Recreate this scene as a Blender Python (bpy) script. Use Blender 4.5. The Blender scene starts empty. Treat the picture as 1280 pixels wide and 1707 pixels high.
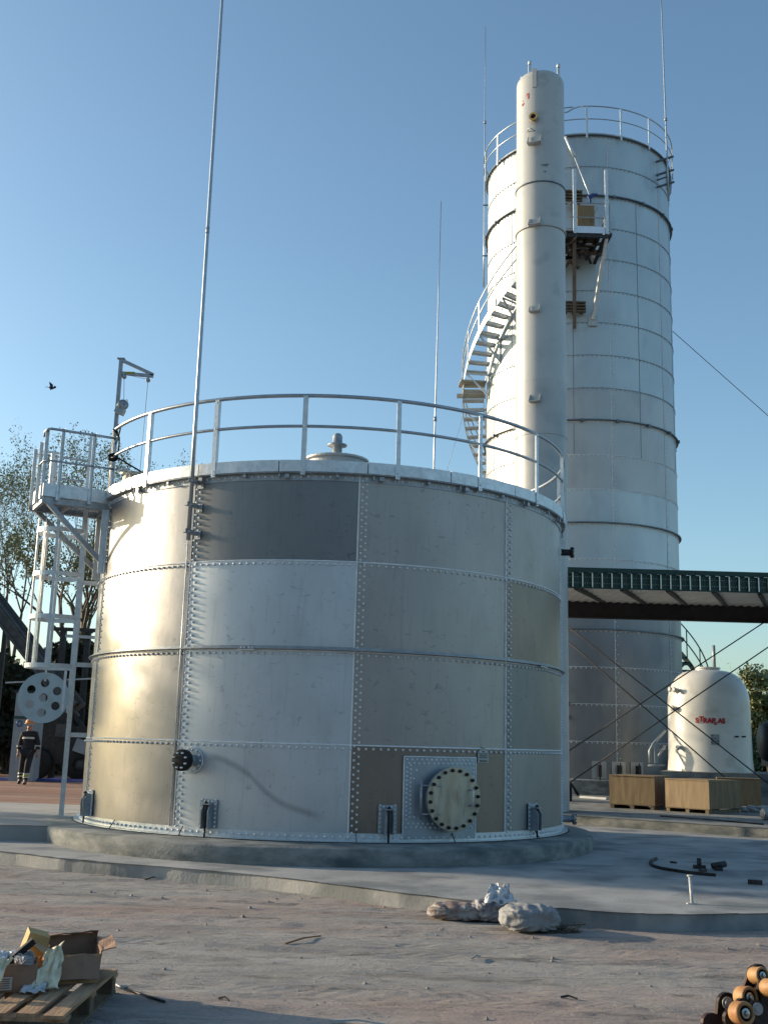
import bpy, bmesh, math, random
from mathutils import Vector, Matrix, noise, Euler
R_ = math.radians
PI = math.pi
random.seed(7)
sc = bpy.context.scene
col = sc.collection

# ------------------------------------------------------------------ camera
CAM_H, F_PX, PITCH, ROLL = 1.62, 1815.0, R_(12.0), R_(1.6)
U0 = Vector((0, -math.sin(PITCH), math.cos(PITCH))); R0 = Vector((1, 0, 0)); FW = Vector((0, math.cos(PITCH), math.sin(PITCH)))
CR = math.cos(ROLL)*R0 + math.sin(ROLL)*U0
CU = math.cos(ROLL)*U0 - math.sin(ROLL)*R0
cd = bpy.data.cameras.new('camera'); cam = bpy.data.objects.new('camera', cd); col.objects.link(cam)
cd.sensor_fit = 'VERTICAL'; cd.sensor_height = 36.0; cd.sensor_width = 27.0
cd.lens = 36.0*F_PX/1707.0; cd.clip_start = 0.05; cd.clip_end = 9000
m = Matrix((CR, CU, -FW)).transposed().to_4x4(); m.translation = (0, 0, CAM_H); cam.matrix_world = m
sc.camera = cam
def at(u, v, Y):
    d = FW + CR*(u-640)/F_PX - CU*(v-853.5)/F_PX
    return Vector((0, 0, CAM_H)) + d*(Y/d.y)
def gz(u, v, z):
    d = FW + CR*(u-640)/F_PX - CU*(v-853.5)/F_PX
    return Vector((0, 0, CAM_H)) + d*((z-CAM_H)/d.z)

# ------------------------------------------------------------------ light
SUN_EL = R_(13.0)
SX, SY = -math.cos(R_(18)), math.sin(R_(18))
sun_dir = Vector((SX*math.cos(SUN_EL), SY*math.cos(SUN_EL), math.sin(SUN_EL)))
w = bpy.data.worlds.new('World'); sc.world = w; w.use_nodes = True
nt = w.node_tree; bg = nt.nodes['Background']
sky = nt.nodes.new('ShaderNodeTexSky'); sky.sky_type = 'NISHITA'; sky.sun_disc = False
sky.sun_elevation = SUN_EL; sky.sun_rotation = math.atan2(SX, SY); sky.altitude = 100
sky.air_density = 1.0; sky.dust_density = 1.6; sky.ozone_density = 2.6
tint = nt.nodes.new('ShaderNodeMix'); tint.data_type = 'RGBA'; tint.blend_type = 'MULTIPLY'; tint.inputs[0].default_value = 1; tint.inputs[7].default_value = (.98, 1.035, .97, 1)
nt.links.new(sky.outputs[0], tint.inputs[6]); nt.links.new(tint.outputs[2], bg.inputs[0]); bg.inputs[1].default_value = 0.135
sd = bpy.data.lights.new('sun', 'SUN'); sd.energy = 3.8; sd.angle = R_(0.6); sd.color = (1.0, 0.80, 0.56)
sun = bpy.data.objects.new('sun', sd); col.objects.link(sun); sun.rotation_euler = sun_dir.to_track_quat('Z', 'Y').to_euler()
sc.view_settings.view_transform = 'Standard'; sc.view_settings.look = 'None'
sc.view_settings.exposure = 0.85; sc.view_settings.gamma = 1.0

# ------------------------------------------------------------------ materials
MATS = {}
KM = .70
def mat(name, c1, c2=None, rough=0.6, metal=0.0, scale=4.0, stretch=(1, 1, 1), bump=0.0, bscale=None, rvar=0.0, detail=6.0, lo=0.35, hi=0.65,
        c3=None, scale3=1.0, lo3=0.5, hi3=0.7, trans=0.0, spec=0.5, coord='Object', bdist=0.02, alpha=1.0):
    if name in MATS: return MATS[name]
    M = bpy.data.materials.new(name); M.use_nodes = True; t = M.node_tree; N = t.nodes; L = t.links
    b = N['Principled BSDF']; b.inputs['Roughness'].default_value = rough; b.inputs['Metallic'].default_value = metal
    b.inputs['Specular IOR Level'].default_value = spec
    tc = N.new('ShaderNodeTexCoord'); mp = N.new('ShaderNodeMapping'); mp.inputs['Scale'].default_value = stretch
    L.new(tc.outputs[coord], mp.inputs['Vector'])
    c2 = c2 or c1
    c1 = tuple(x*KM for x in c1); c2 = tuple(x*KM for x in c2); c3 = c3 and tuple(x*KM for x in c3)
    n = N.new('ShaderNodeTexNoise'); n.inputs['Scale'].default_value = scale; n.inputs['Detail'].default_value = detail; n.inputs['Roughness'].default_value = 0.6
    L.new(mp.outputs[0], n.inputs['Vector'])
    r = N.new('ShaderNodeValToRGB'); r.color_ramp.elements[0].position = lo; r.color_ramp.elements[1].position = hi
    r.color_ramp.elements[0].color = (*c1, 1); r.color_ramp.elements[1].color = (*c2, 1)
    L.new(n.outputs['Fac'], r.inputs[0]); out = r.outputs[0]
    if c3:
        n3 = N.new('ShaderNodeTexNoise'); n3.inputs['Scale'].default_value = scale3; n3.inputs['Detail'].default_value = 5
        L.new(mp.outputs[0], n3.inputs['Vector'])
        mr = N.new('ShaderNodeMapRange'); mr.inputs[1].default_value = lo3; mr.inputs[2].default_value = hi3; L.new(n3.outputs['Fac'], mr.inputs[0])
        mx = N.new('ShaderNodeMix'); mx.data_type = 'RGBA'; L.new(mr.outputs[0], mx.inputs[0]); L.new(out, mx.inputs[6]); mx.inputs[7].default_value = (*c3, 1)
        out = mx.outputs[2]
    L.new(out, b.inputs['Base Color'])
    if rvar:
        mr = N.new('ShaderNodeMapRange'); mr.inputs[1].default_value = .3; mr.inputs[2].default_value = .7
        mr.inputs[3].default_value = max(.05, rough-rvar); mr.inputs[4].default_value = min(1, rough+rvar)
        n4 = N.new('ShaderNodeTexNoise'); n4.inputs['Scale'].default_value = scale*.55; n4.inputs['Detail'].default_value = 4; L.new(mp.outputs[0], n4.inputs['Vector'])
        L.new(n4.outputs['Fac'], mr.inputs[0]); L.new(mr.outputs[0], b.inputs['Roughness'])
    if bump:
        nb = N.new('ShaderNodeTexNoise'); nb.inputs['Scale'].default_value = bscale or scale*4; nb.inputs['Detail'].default_value = 8
        L.new(mp.outputs[0], nb.inputs['Vector'])
        bp = N.new('ShaderNodeBump'); bp.inputs['Strength'].default_value = bump; bp.inputs['Distance'].default_value = bdist
        L.new(nb.outputs['Fac'], bp.inputs['Height']); L.new(bp.outputs[0], b.inputs['Normal'])
    if trans: b.inputs['Transmission Weight'].default_value = trans
    if alpha < 1: b.inputs['Alpha'].default_value = alpha
    MATS[name] = M; return M

def steel(name, base, rough=.42, warm=None, dent=.07, rv=.05):
    d = tuple(x*.90 for x in base)
    M = mat(name, d, base, rough=rough+.05, metal=.68, scale=1.3, stretch=(1, 1, .6), rvar=rv, bump=dent, bscale=1.1, bdist=.05,
               c3=warm or tuple(x*.80 for x in base), scale3=2.4, lo3=.52, hi3=.85)
    t = M.node_tree; N = t.nodes; L = t.links; b = N['Principled BSDF']; tc = N.new('ShaderNodeTexCoord'); src = b.inputs['Base Color'].links[0].from_socket
    for sc_, st, lo, hi, amt in ((9, (1, 1, 1.6), .62, .74, .30), (3.5, (5, 5, .35), .56, .80, .16), (40, (1, 1, 3), .60, .75, .14)):
        mp = N.new('ShaderNodeMapping'); mp.inputs['Scale'].default_value = st; L.new(tc.outputs['Object'], mp.inputs['Vector'])
        n = N.new('ShaderNodeTexNoise'); n.inputs['Scale'].default_value = sc_; n.inputs['Detail'].default_value = 4; n.inputs['Distortion'].default_value = .8; L.new(mp.outputs[0], n.inputs['Vector'])
        r = N.new('ShaderNodeMapRange'); r.inputs[1].default_value = lo; r.inputs[2].default_value = hi; r.inputs[3].default_value = 1; r.inputs[4].default_value = 1-amt; L.new(n.outputs['Fac'], r.inputs[0])
        mx = N.new('ShaderNodeMix'); mx.data_type = 'RGBA'; mx.blend_type = 'MULTIPLY'; mx.inputs[0].default_value = 1; L.new(src, mx.inputs[6]); L.new(r.outputs[0], mx.inputs[7]); src = mx.outputs[2]
    L.new(src, b.inputs['Base Color']); return M
ST = {
 'L': steel('steel_light', (.78, .83, .87), .44), 'M': steel('steel_mid', (.52, .49, .465), .42),
 'D': steel('steel_dark', (.30, .305, .31), .40), 'B': steel('steel_brown', (.33, .28, .24), .38, (.23, .20, .17)),
 'N': steel('steel_navy', (.38, .39, .40), .38), 'W': steel('steel_pale', (.39, .39, .40), .36, None, .30, .09)}
m_bead = mat('sealant_white', (1.1, 1.15, 1.18), (.85, .9, .95), rough=.5, scale=9)
m_bolt = mat('bolt_cap', (1.0, 1.04, 1.06), (.80, .84, .88), rough=.42, metal=.1, scale=20)
m_galv = mat('galvanised', (.72, .78, .82), (.92, .97, 1.0), rough=.42, metal=.45, scale=14, rvar=.1, bump=.03)
m_galvd = mat('galvanised_dull', (.36, .40, .44), (.50, .54, .58), rough=.5, metal=.5, scale=10, rvar=.1)
m_rail = mat('rail_tube', (.42, .48, .54), (.52, .58, .63), rough=.36, metal=.7, scale=8)
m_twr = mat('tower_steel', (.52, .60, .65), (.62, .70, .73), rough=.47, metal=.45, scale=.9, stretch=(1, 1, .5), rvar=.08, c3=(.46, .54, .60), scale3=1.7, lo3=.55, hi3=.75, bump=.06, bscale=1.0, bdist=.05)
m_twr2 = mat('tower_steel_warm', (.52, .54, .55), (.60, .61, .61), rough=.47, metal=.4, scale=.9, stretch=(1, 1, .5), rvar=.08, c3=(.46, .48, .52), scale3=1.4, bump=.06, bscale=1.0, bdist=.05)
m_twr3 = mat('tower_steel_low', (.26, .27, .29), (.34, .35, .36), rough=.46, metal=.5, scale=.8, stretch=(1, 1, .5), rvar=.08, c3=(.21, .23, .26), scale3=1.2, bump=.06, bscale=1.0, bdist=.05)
m_tbead = mat('tower_bead', (.95, 1.0, 1.05), (.8, .85, .9), rough=.5, scale=6)
m_grd = mat('girder_dark', (.12, .15, .18), (.18, .21, .24), rough=.45, metal=.4, scale=6)
m_black = mat('black_rubber', (.012, .012, .014), (.03, .03, .032), rough=.6, scale=20, spec=.2)
m_dark = mat('dark_steel', (.02, .022, .025), (.05, .05, .052), rough=.55, metal=.3, scale=10)
m_frp = mat('grp_offwhite', (.55, .58, .59), (.62, .64, .64), rough=.38, scale=1.3, c3=(.43, .46, .48), scale3=2.2, lo3=.58, hi3=.75, bump=.05, bscale=3)
m_frp2 = mat('grp_grey', (.52, .54, .55), (.60, .61, .60), rough=.45, scale=1.3, c3=(.44, .47, .49), scale3=2.0, bump=.04, bscale=3)
m_wt = mat('grp_white', (.72, .74, .72), (.82, .83, .80), rough=.32, scale=1.6, c3=(.62, .60, .55), scale3=2.5, lo3=.55, hi3=.72, bump=.05, bscale=5)
m_green = mat('green_sheet', (.006, .040, .032), (.012, .060, .046), rough=.42, scale=5, spec=.4)
m_sheet = mat('underside_sheet', (1.1, 1.1, 1.05), (1.3, 1.3, 1.22), rough=.5, metal=.0, scale=2)
m_purl = mat('purlin_paint', (.055, .06, .062), (.10, .105, .11), rough=.6, scale=7)
m_ribw = mat('rib_edge', (1.1, 1.08, .85), (1.2, 1.2, 1.05), rough=.4, metal=.3, scale=6)
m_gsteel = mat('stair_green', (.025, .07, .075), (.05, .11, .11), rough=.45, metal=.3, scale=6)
m_ply = mat('plywood', (.22, .155, .08), (.34, .25, .135), rough=.7, scale=2.4, stretch=(3.5, 3.5, .6), c3=(.17, .105, .055), scale3=2.6, lo3=.48, hi3=.78, bump=.1, bscale=12)
m_plyd = mat('plywood_worn', (.16, .08, .038), (.26, .145, .07), rough=.75, scale=2.4, stretch=(3.5, 3.5, .6), bump=.1, bscale=12)
m_wood = mat('pallet_wood', (.34, .20, .115), (.56, .37, .21), rough=.8, scale=5, stretch=(7, .8, 7), bump=.35, bscale=14, c3=(.10, .065, .045), scale3=2.5, lo3=.52, hi3=.72)
m_oldw = mat('old_boards', (.10, .075, .05), (.22, .17, .11), rough=.85, scale=6, stretch=(3, 3, 1), bump=.2)
m_card = mat('cardboard', (.50, .30, .15), (.62, .40, .21), rough=.8, scale=6, c3=(.25, .15, .085), scale3=4, lo3=.55, hi3=.75, bump=.15, bscale=20)
m_cardd = mat('cardboard_dark', (.28, .165, .11), (.38, .235, .155), rough=.8, scale=6, bump=.15, bscale=20)
m_film = mat('plastic_film', (.95, .86, .58), (1.1, 1.02, .78), rough=.28, scale=8, bump=.5, bscale=9, bdist=.03)  # yellow of the sun on the bags put into the film colour
m_filmw = mat('plastic_white', (.70, .72, .74), (.82, .84, .85), rough=.3, scale=8, bump=.6, bscale=12, bdist=.03)
m_bag = mat('woven_bag', (.28, .29, .31), (.40, .41, .42), rough=.75, scale=5, bump=.25, bscale=45, c3=(.27, .25, .24), scale3=5, lo3=.5, hi3=.7, bdist=.03)
m_bag2 = mat('printed_bag', (.36, .29, .26), (.17, .10, .085), rough=.7, scale=11, bump=.25, bscale=45, c3=(.38, .37, .36), scale3=8, lo3=.48, hi3=.6, bdist=.03)
m_conc = mat('concrete', (.36, .355, .34), (.46, .455, .435), rough=.9, scale=1.6, bump=.35, bscale=30, c3=(.27, .275, .275), scale3=.9, lo3=.5, hi3=.72, bdist=.01)
m_concs = mat('concrete_smooth', (.34, .355, .355), (.50, .505, .495), rough=.85, scale=1.5, detail=10, bump=.45, bscale=30, c3=(.22, .24, .25), scale3=1.3, lo3=.48, hi3=.64, bdist=.01)
m_concd = mat('concrete_stained', (.16, .18, .18), (.34, .35, .33), rough=.9, scale=3.2, stretch=(1, 1, 2.2), bump=.45, bscale=26, c3=(.10, .125, .13), scale3=1.8, lo3=.5, hi3=.7, bdist=.015)
m_bark = mat('bark', (.10, .085, .075), (.19, .165, .14), rough=.9, scale=6, bump=.3)
m_leaf = mat('leaf_spring', (.19, .22, .09), (.32, .33, .16), rough=.6, scale=1.5)
m_leafd = mat('leaf_dark', (.06, .11, .035), (.12, .17, .06), rough=.6, scale=.8)
m_leafy = mat('leaf_olive', (.17, .19, .06), (.26, .26, .10), rough=.6, scale=.8)
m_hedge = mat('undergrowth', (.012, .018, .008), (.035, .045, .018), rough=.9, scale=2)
m_orange = mat('orange_plastic', (.80, .24, .03), (.88, .32, .05), rough=.4, scale=6)
m_navy = mat('work_cloth', (.010, .012, .018), (.020, .022, .03), rough=.85, scale=20, bump=.2)
m_refl = mat('reflective_tape', (.62, .62, .55), (.72, .72, .66), rough=.35, scale=20)
m_yel = mat('hi_vis_yellow', (.45, .55, .05), rough=.6)
m_skin = mat('skin', (.45, .22, .14), (.52, .27, .18), rough=.5, scale=8)
m_boot = mat('boot_leather', (.015, .013, .012), (.03, .027, .024), rough=.5, scale=8)
m_red = mat('red_paint', (.50, .012, .015), (.42, .01, .012), rough=.45, scale=9)
m_plate = mat('rating_plate', (.30, .32, .34), (.42, .44, .45), rough=.4, metal=.4, scale=30)
m_ink = mat('ink', (.03, .03, .035), rough=.6)
m_roll = mat('roller_rust', (.34, .165, .055), (.52, .30, .12), rough=.6, scale=9, bump=.1, c3=(.42, .16, .05), scale3=6, lo3=.55, hi3=.75)
m_link = mat('greasy_link', (.020, .011, .009), (.045, .022, .018), rough=.38, metal=.4, scale=9, bump=.2)
m_pin = mat('pin_steel', (.55, .55, .53), (.40, .38, .36), rough=.3, metal=.9, scale=12)
m_cover = mat('manway_cover', (.46, .44, .38), (.60, .57, .48), rough=.36, metal=.75, scale=2.2, stretch=(5, 1, 1), rvar=.1, c3=(.36, .33, .27), scale3=3)
m_patch = mat('steel_patch', (.38, .45, .52), (.48, .55, .61), rough=.42, metal=.6, scale=3, rvar=.08)
m_cab = mat('cabinet_grey', (.33, .37, .40), (.40, .44, .46), rough=.5, scale=3)
m_blue = mat('blue_tarp', (.035, .05, .22), (.06, .08, .30), rough=.5, scale=3, bump=.4, bscale=5)
m_bluec = mat('blue_cable', (.02, .06, .25), rough=.5)
m_brown = mat('brown_pole', (.13, .10, .08), (.20, .15, .12), rough=.7, scale=9)
m_ylw = mat('ochre_ring', (.50, .33, .10), (.60, .42, .16), rough=.5, scale=9)
m_stripe = mat('hazard_yellow', (.35, .38, .02), rough=.5)
m_pip = mat('pipe_galv_dirty', (.34, .36, .37), (.46, .47, .47), rough=.5, metal=.4, scale=6)

# ------------------------------------------------------------------ mesh builder
class MB:
    def __init__(s): s.v = []; s.f = []; s.sm = []
    def add(s, vs, fs, smooth=False):
        o = len(s.v); s.v += [tuple(p) for p in vs]; s.f += [tuple(i+o for i in f) for f in fs]; s.sm += [smooth]*len(fs); return s
    def box(s, c, d, rot=None, ch=0):
        c = Vector(c); x, y, z = d[0]/2, d[1]/2, d[2]/2
        P = [Vector(p) for p in ((-x,-y,-z),(x,-y,-z),(x,y,-z),(-x,y,-z),(-x,-y,z),(x,-y,z),(x,y,z),(-x,y,z))]
        if rot is not None: P = [rot @ p for p in P]
        return s.add([p+c for p in P], [(0,3,2,1),(4,5,6,7),(0,1,5,4),(1,2,6,5),(2,3,7,6),(3,0,4,7)])
    def bar(s, p, q, w, h=None, up=(0, 0, 1)):
        p = Vector(p); q = Vector(q); h = h or w; d = (q-p).normalized(); up = Vector(up)
        if abs(d.dot(up)) > .98: up = Vector((0, 1, 0))
        r = d.cross(up).normalized(); u = r.cross(d)
        P = [e + r*a*w/2 + u*b*h/2 for e in (p, q) for a, b in ((-1,-1),(1,-1),(1,1),(-1,1))]
        return s.add(P, [(0,1,2,3),(7,6,5,4),(0,4,5,1),(1,5,6,2),(2,6,7,3),(3,7,4,0)])
    def angle(s, p, q, w, t, up=(0, 0, 1), fl=1):
        # L-section member
        p = Vector(p); q = Vector(q); d = (q-p).normalized(); up = Vector(up)
        if abs(d.dot(up)) > .98: up = Vector((0, 1, 0))
        r = d.cross(up).normalized()*fl; u = (d.cross(up).normalized()).cross(d)
        prof = [(0,0),(w,0),(w,t),(t,t),(t,w),(0,w)]
        P = [e + r*a + u*b for e in (p, q) for a, b in prof]
        n = 6; F = [tuple(range(n)), tuple(range(2*n-1, n-1, -1))] + [(i, i+n, (i+1) % n+n, (i+1) % n) for i in range(n)]
        return s.add(P, F)
    def tube(s, pts, r, n=8, caps=True, r2=None, closed=False):
        pts = [Vector(p) for p in pts]; m_ = len(pts); V = []; prev = None
        for i, p in enumerate(pts):
            if closed: d = pts[(i+1) % m_]-pts[i-1]
            else: d = pts[min(i+1, m_-1)]-pts[max(i-1, 0)]
            d.normalize()
            if prev is None:
                a = Vector((0, 0, 1)) if abs(d.z) < .9 else Vector((1, 0, 0)); x = d.cross(a).normalized()
            else: x = (prev - d*prev.dot(d)).normalized()
            prev = x; y = d.cross(x)
            rr = r if r2 is None else r+(r2-r)*i/max(1, m_-1)
            V += [p + (x*math.cos(2*PI*k/n) + y*math.sin(2*PI*k/n))*rr for k in range(n)]
        F = []
        for i in range(m_ if closed else m_-1):
            j = (i+1) % m_
            F += [(i*n+k, i*n+(k+1) % n, j*n+(k+1) % n, j*n+k) for k in range(n)]
        s.add(V, F, True)
        if caps and not closed:
            o = len(s.v)-len(V); s.f += [tuple(o+k for k in range(n-1, -1, -1)), tuple(o+(m_-1)*n+k for k in range(n))]; s.sm += [False]*2
        return s
    def lathe(s, prof, c=(0, 0), a0=0., a1=2*PI, n=96, closed=False, smooth=True, ends=True):
        # prof (r,z) ; angle from -Y toward +X
        full = abs(a1-a0-2*PI) < 1e-6; m_ = len(prof); cols_ = n if full else n+1; V = []
        for i in range(cols_):
            a = a0+(a1-a0)*i/n; sa, ca = math.sin(a), -math.cos(a)
            V += [(c[0]+r*sa, c[1]+r*ca, z) for r, z in prof]
        F = []; km = m_ if closed else m_-1
        for i in range(n):
            j = (i+1) % cols_
            for k in range(km):
                l = (k+1) % m_; F.append((i*m_+k, j*m_+k, j*m_+l, i*m_+l))
        s.add(V, F, smooth)
        if closed and not full and ends:
            o = len(s.v)-len(V); s.f += [tuple(o+k for k in range(m_)), tuple(o+n*m_+k for k in range(m_-1, -1, -1))]; s.sm += [False]*2
        return s
    def cyl(s, p, q, r, n=20, r2=None, smooth=True):
        return s.tube([p, q], r, n, True, r2)
    def spin(s, prof, org, ax, n=24, smooth=True, closed=False):
        # prof (r, t) around axis ax at org
        org = Vector(org); ax = Vector(ax).normalized(); a = Vector((0, 0, 1)) if abs(ax.z) < .9 else Vector((1, 0, 0))
        x = ax.cross(a).normalized(); y = ax.cross(x); m_ = len(prof)
        V = [org + ax*t + (x*math.cos(2*PI*i/n)+y*math.sin(2*PI*i/n))*r for i in range(n) for r, t in prof]
        km = m_ if closed else m_-1
        F = [(i*m_+k, ((i+1) % n)*m_+k, ((i+1) % n)*m_+(k+1) % m_, i*m_+(k+1) % m_) for i in range(n) for k in range(km)]
        return s.add(V, F, smooth)
    def bolt(s, p, nrm, r=.019, h=.022):
        p = Vector(p); nrm = Vector(nrm).normalized(); a = Vector((0, 0, 1)) if abs(nrm.z) < .9 else Vector((1, 0, 0))
        x = nrm.cross(a).normalized(); y = nrm.cross(x); C = [(math.cos(PI*k/3), math.sin(PI*k/3)) for k in range(6)]
        V = [p + (x*c+y*q)*r for c, q in C] + [p + nrm*h*.72 + (x*c+y*q)*r*.78 for c, q in C] + [p+nrm*h]
        F = [(k, (k+1) % 6, 6+(k+1) % 6, 6+k) for k in range(6)] + [(6+k, 6+(k+1) % 6, 12) for k in range(6)]
        return s.add(V, F, True)
    def sphere(s, c, r, nu=14, nv=8, sc_=(1, 1, 1)):
        c = Vector(c); V = []; F = []
        for j in range(nv+1):
            t = PI*j/nv
            for i in range(nu):
                a = 2*PI*i/nu; V.append((c.x+r*sc_[0]*math.sin(t)*math.cos(a), c.y+r*sc_[1]*math.sin(t)*math.sin(a), c.z+r*sc_[2]*math.cos(t)))
        for j in range(nv):
            for i in range(nu): F.append((j*nu+i, (j+1)*nu+i, (j+1)*nu+(i+1) % nu, j*nu+(i+1) % nu))
        return s.add(V, F, True)
    def build(s, name, material, parent=None, loc=None, fix=True):
        root = parent
        if parent is not None:
            while root.parent: root = root.parent
            off = root.location.copy()
        else:
            if loc is None:
                xs = [p[0] for p in s.v]; ys = [p[1] for p in s.v]; zs = [p[2] for p in s.v]
                loc = ((min(xs)+max(xs))/2, (min(ys)+max(ys))/2, min(zs))
            off = Vector(loc)
        me = bpy.data.meshes.new(name); me.from_pydata([(p[0]-off.x, p[1]-off.y, p[2]-off.z) for p in s.v], [], s.f)
        me.polygons.foreach_set('use_smooth', s.sm)
        if fix and len(s.f) < 60000:
            bm = bmesh.new(); bm.from_mesh(me); bmesh.ops.recalc_face_normals(bm, faces=bm.faces); bm.to_mesh(me); bm.free()
        me.materials.append(material); me.update()
        o = bpy.data.objects.new(name, me); col.objects.link(o)
        if parent is not None: o.parent = parent
        else: o.location = off
        return o
def thing(name, label, cat, loc, group=None):
    o = bpy.data.objects.new(name, None); col.objects.link(o); o.location = loc; o.empty_display_size = .3
    o['label'] = label; o['category'] = cat
    if group: o['group'] = group
    return o
def tag(o, label=None, cat=None, group=None, kind=None):
    if label: o['label'] = label
    if cat: o['category'] = cat
    if group: o['group'] = group
    if kind: o['kind'] = kind
    return o
def smooth_auto(o, ang=35):
    me = o.data; bm = bmesh.new(); bm.from_mesh(me)
    for e in bm.edges:
        if len(e.link_faces) == 2 and e.calc_face_angle(0) > R_(ang): e.smooth = False
    for f in bm.faces: f.smooth = True
    bm.to_mesh(me); bm.free(); return o
def fbm(x, y, z=0, o=4): return noise.fractal((x, y, z), 1.0, 2.0, o)
def sstep(a, b, x): t = max(0, min(1, (x-a)/(b-a))); return t*t*(3-2*t)

# ------------------------------------------------------------------ ground
def gheight(x, y):
    h = .20*sstep(17, 27, y)
    if y < 19:
        k = 1-sstep(13.5, 19, y)
        # wheel tracks roughly along x with soft ridges
        yy = y + .25*math.sin(x*.35) + x*.08
        h += k*(.012*fbm(x*.5, yy*3.2) + .010*fbm(x*1.6+9, y*5.0) + .006*fbm(x*6, y*9, 3) - .014*(math.sin(yy*5.1+.5*fbm(x*.3, y*.5)) > .82))
    h += sstep(45, 400, y)*.5
    return h
def axis(segs):
    out = []
    for a, b, n in segs: out += [a+(b-a)*i/n for i in range(n)]
    out.append(segs[-1][1]); return out
xs = axis([(-3000, -200, 8), (-200, -30, 10), (-30, -7, 20), (-7, 7, 230), (7, 30, 20), (30, 200, 10), (200, 3000, 8)])
ys = axis([(-400, -20, 8), (-20, 3, 20), (3, 14.5, 240), (14.5, 40, 50), (40, 300, 20), (300, 6000, 12)])
V = [(x, y, gheight(x, y)) for y in ys for x in xs]; nx = len(xs)
Fc = [(j*nx+i, j*nx+i+1, (j+1)*nx+i+1, (j+1)*nx+i) for j in range(len(ys)-1) for i in range(nx-1)]
g = MB(); g.add(V, Fc, True)
def ground_mat():
    M = bpy.data.materials.new('sandy_ground'); M.use_nodes = True; t = M.node_tree; N = t.nodes; L = t.links
    b = N['Principled BSDF']; b.inputs['Roughness'].default_value = .95; b.inputs['Specular IOR Level'].default_value = .2
    tc = N.new('ShaderNodeTexCoord')
    def nz(scale, st, det=6, rot=0):
        mp = N.new('ShaderNodeMapping'); mp.inputs['Scale'].default_value = st; mp.inputs['Rotation'].default_value = (0, 0, rot)
        L.new(tc.outputs['Object'], mp.inputs['Vector'])
        n = N.new('ShaderNodeTexNoise'); n.inputs['Scale'].default_value = scale; n.inputs['Detail'].default_value = det; n.inputs['Roughness'].default_value = .68; n.inputs['Distortion'].default_value = .6
        L.new(mp.outputs[0], n.inputs['Vector']); return n.outputs['Fac']
    def rng(f, a, b_, c=0, d=1):
        r = N.new('ShaderNodeMapRange'); r.inputs[1].default_value = a; r.inputs[2].default_value = b_; r.inputs[3].default_value = c; r.inputs[4].default_value = d
        L.new(f, r.inputs[0]); return r.outputs[0]
    def mix(f, a, b_):
        x = N.new('ShaderNodeMix'); x.data_type = 'RGBA'; L.new(f, x.inputs[0])
        for s_, v in ((6, a), (7, b_)):
            if isinstance(v, tuple): x.inputs[s_].default_value = (*v, 1)
            else: L.new(v, x.inputs[s_])
        return x.outputs[2]
    c = mix(rng(nz(1.1, (.35, 1.6, 1)), .35, .65), (.34, .32, .295), (.50, .475, .44))
    c = mix(rng(nz(.45, (.4, 1.4, 1), 4), .46, .66, 0, .9), c, (.47, .35, .30))         # pinkish sand
    c = mix(rng(nz(2.2, (.35, 1.9, 1), 9, .12), .54, .70, 0, .85), c, (.19, .165, .15))   # dark tyre streaks
    c = mix(rng(nz(14, (.6, 1.4, 1), 6), .60, .72, 0, .7), c, (.15, .13, .12))   # specks
    c = mix(rng(nz(30, (1, 1, 1), 3), .60, .68, 0, .6), c, (.58, .56, .53))
    c = mix(rng(nz(60, (1, 1.6, 1), 4), .56, .66, 0, .55), c, (.12, .11, .10))
    c = mix(rng(nz(4, (.5, 1.5, 1), 9, -.2), .56, .64, 0, .75), c, (.17, .155, .145))
    sx = N.new('ShaderNodeSeparateXYZ'); L.new(tc.outputs['Object'], sx.inputs[0])
    far = rng(sx.outputs[1], 16, 21)
    fx = rng(sx.outputs[0], -2, 2, 1, 0)
    mu = N.new('ShaderNodeMath'); mu.operation = 'MULTIPLY'; L.new(far, mu.inputs[0]); L.new(fx, mu.inputs[1])
    red = mix(rng(nz(1.5, (.2, 2.0, 1)), .4, .6), (.36, .19, .13), (.50, .33, .25))
    c = mix(mu.outputs[0], c, red)
    grass = rng(sx.outputs[1], 45, 60)
    c = mix(grass, c, mix(rng(nz(.2, (1, 1, 1)), .4, .6), (.05, .07, .025), (.10, .10, .045)))
    gm = N.new('ShaderNodeMix'); gm.data_type = 'RGBA'; gm.blend_type = 'MULTIPLY'; gm.inputs[0].default_value = 1; L.new(c, gm.inputs[6]); gm.inputs[7].default_value = (.715, .725, .735, 1); c = gm.outputs[2]
    L.new(c, b.inputs['Base Color'])
    bp = N.new('ShaderNodeBump'); bp.inputs['Strength'].default_value = .9; bp.inputs['Distance'].default_value = .02
    L.new(nz(30, (.7, 1.3, 1), 10), bp.inputs['Height'])
    def mth(op, a, b_=None):
        m_ = N.new('ShaderNodeMath'); m_.operation = op
        for k, v in ((0, a), (1, b_)):
            if v is None: continue
            if isinstance(v, (int, float)): m_.inputs[k].default_value = v
            else: L.new(v, m_.inputs[k])
        return m_.outputs[0]
    wob = mth('MULTIPLY', nz(.3, (1, 1, 1), 2), 1.2)
    yy = mth('ADD', mth('ADD', sx.outputs[1], mth('MULTIPLY', sx.outputs[0], .10)), wob)
    hgt = None
    for yc in (8.3, 9.9, 10.35):
        dd = mth('ABSOLUTE', mth('SUBTRACT', yy, yc)); msk = rng(dd, .16, .11)
        wv = mth('SINE', mth('ADD', mth('MULTIPLY', sx.outputs[0], 42.0), mth('MULTIPLY', dd, 60.0)))
        h_ = mth('MULTIPLY', msk, mth('ADD', mth('MULTIPLY', wv, .35), -1.0)); hgt = h_ if hgt is None else mth('ADD', hgt, h_)
    hgt = mth('MULTIPLY', hgt, rng(nz(.9, (1, 1, 1), 3), .40, .60))
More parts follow.
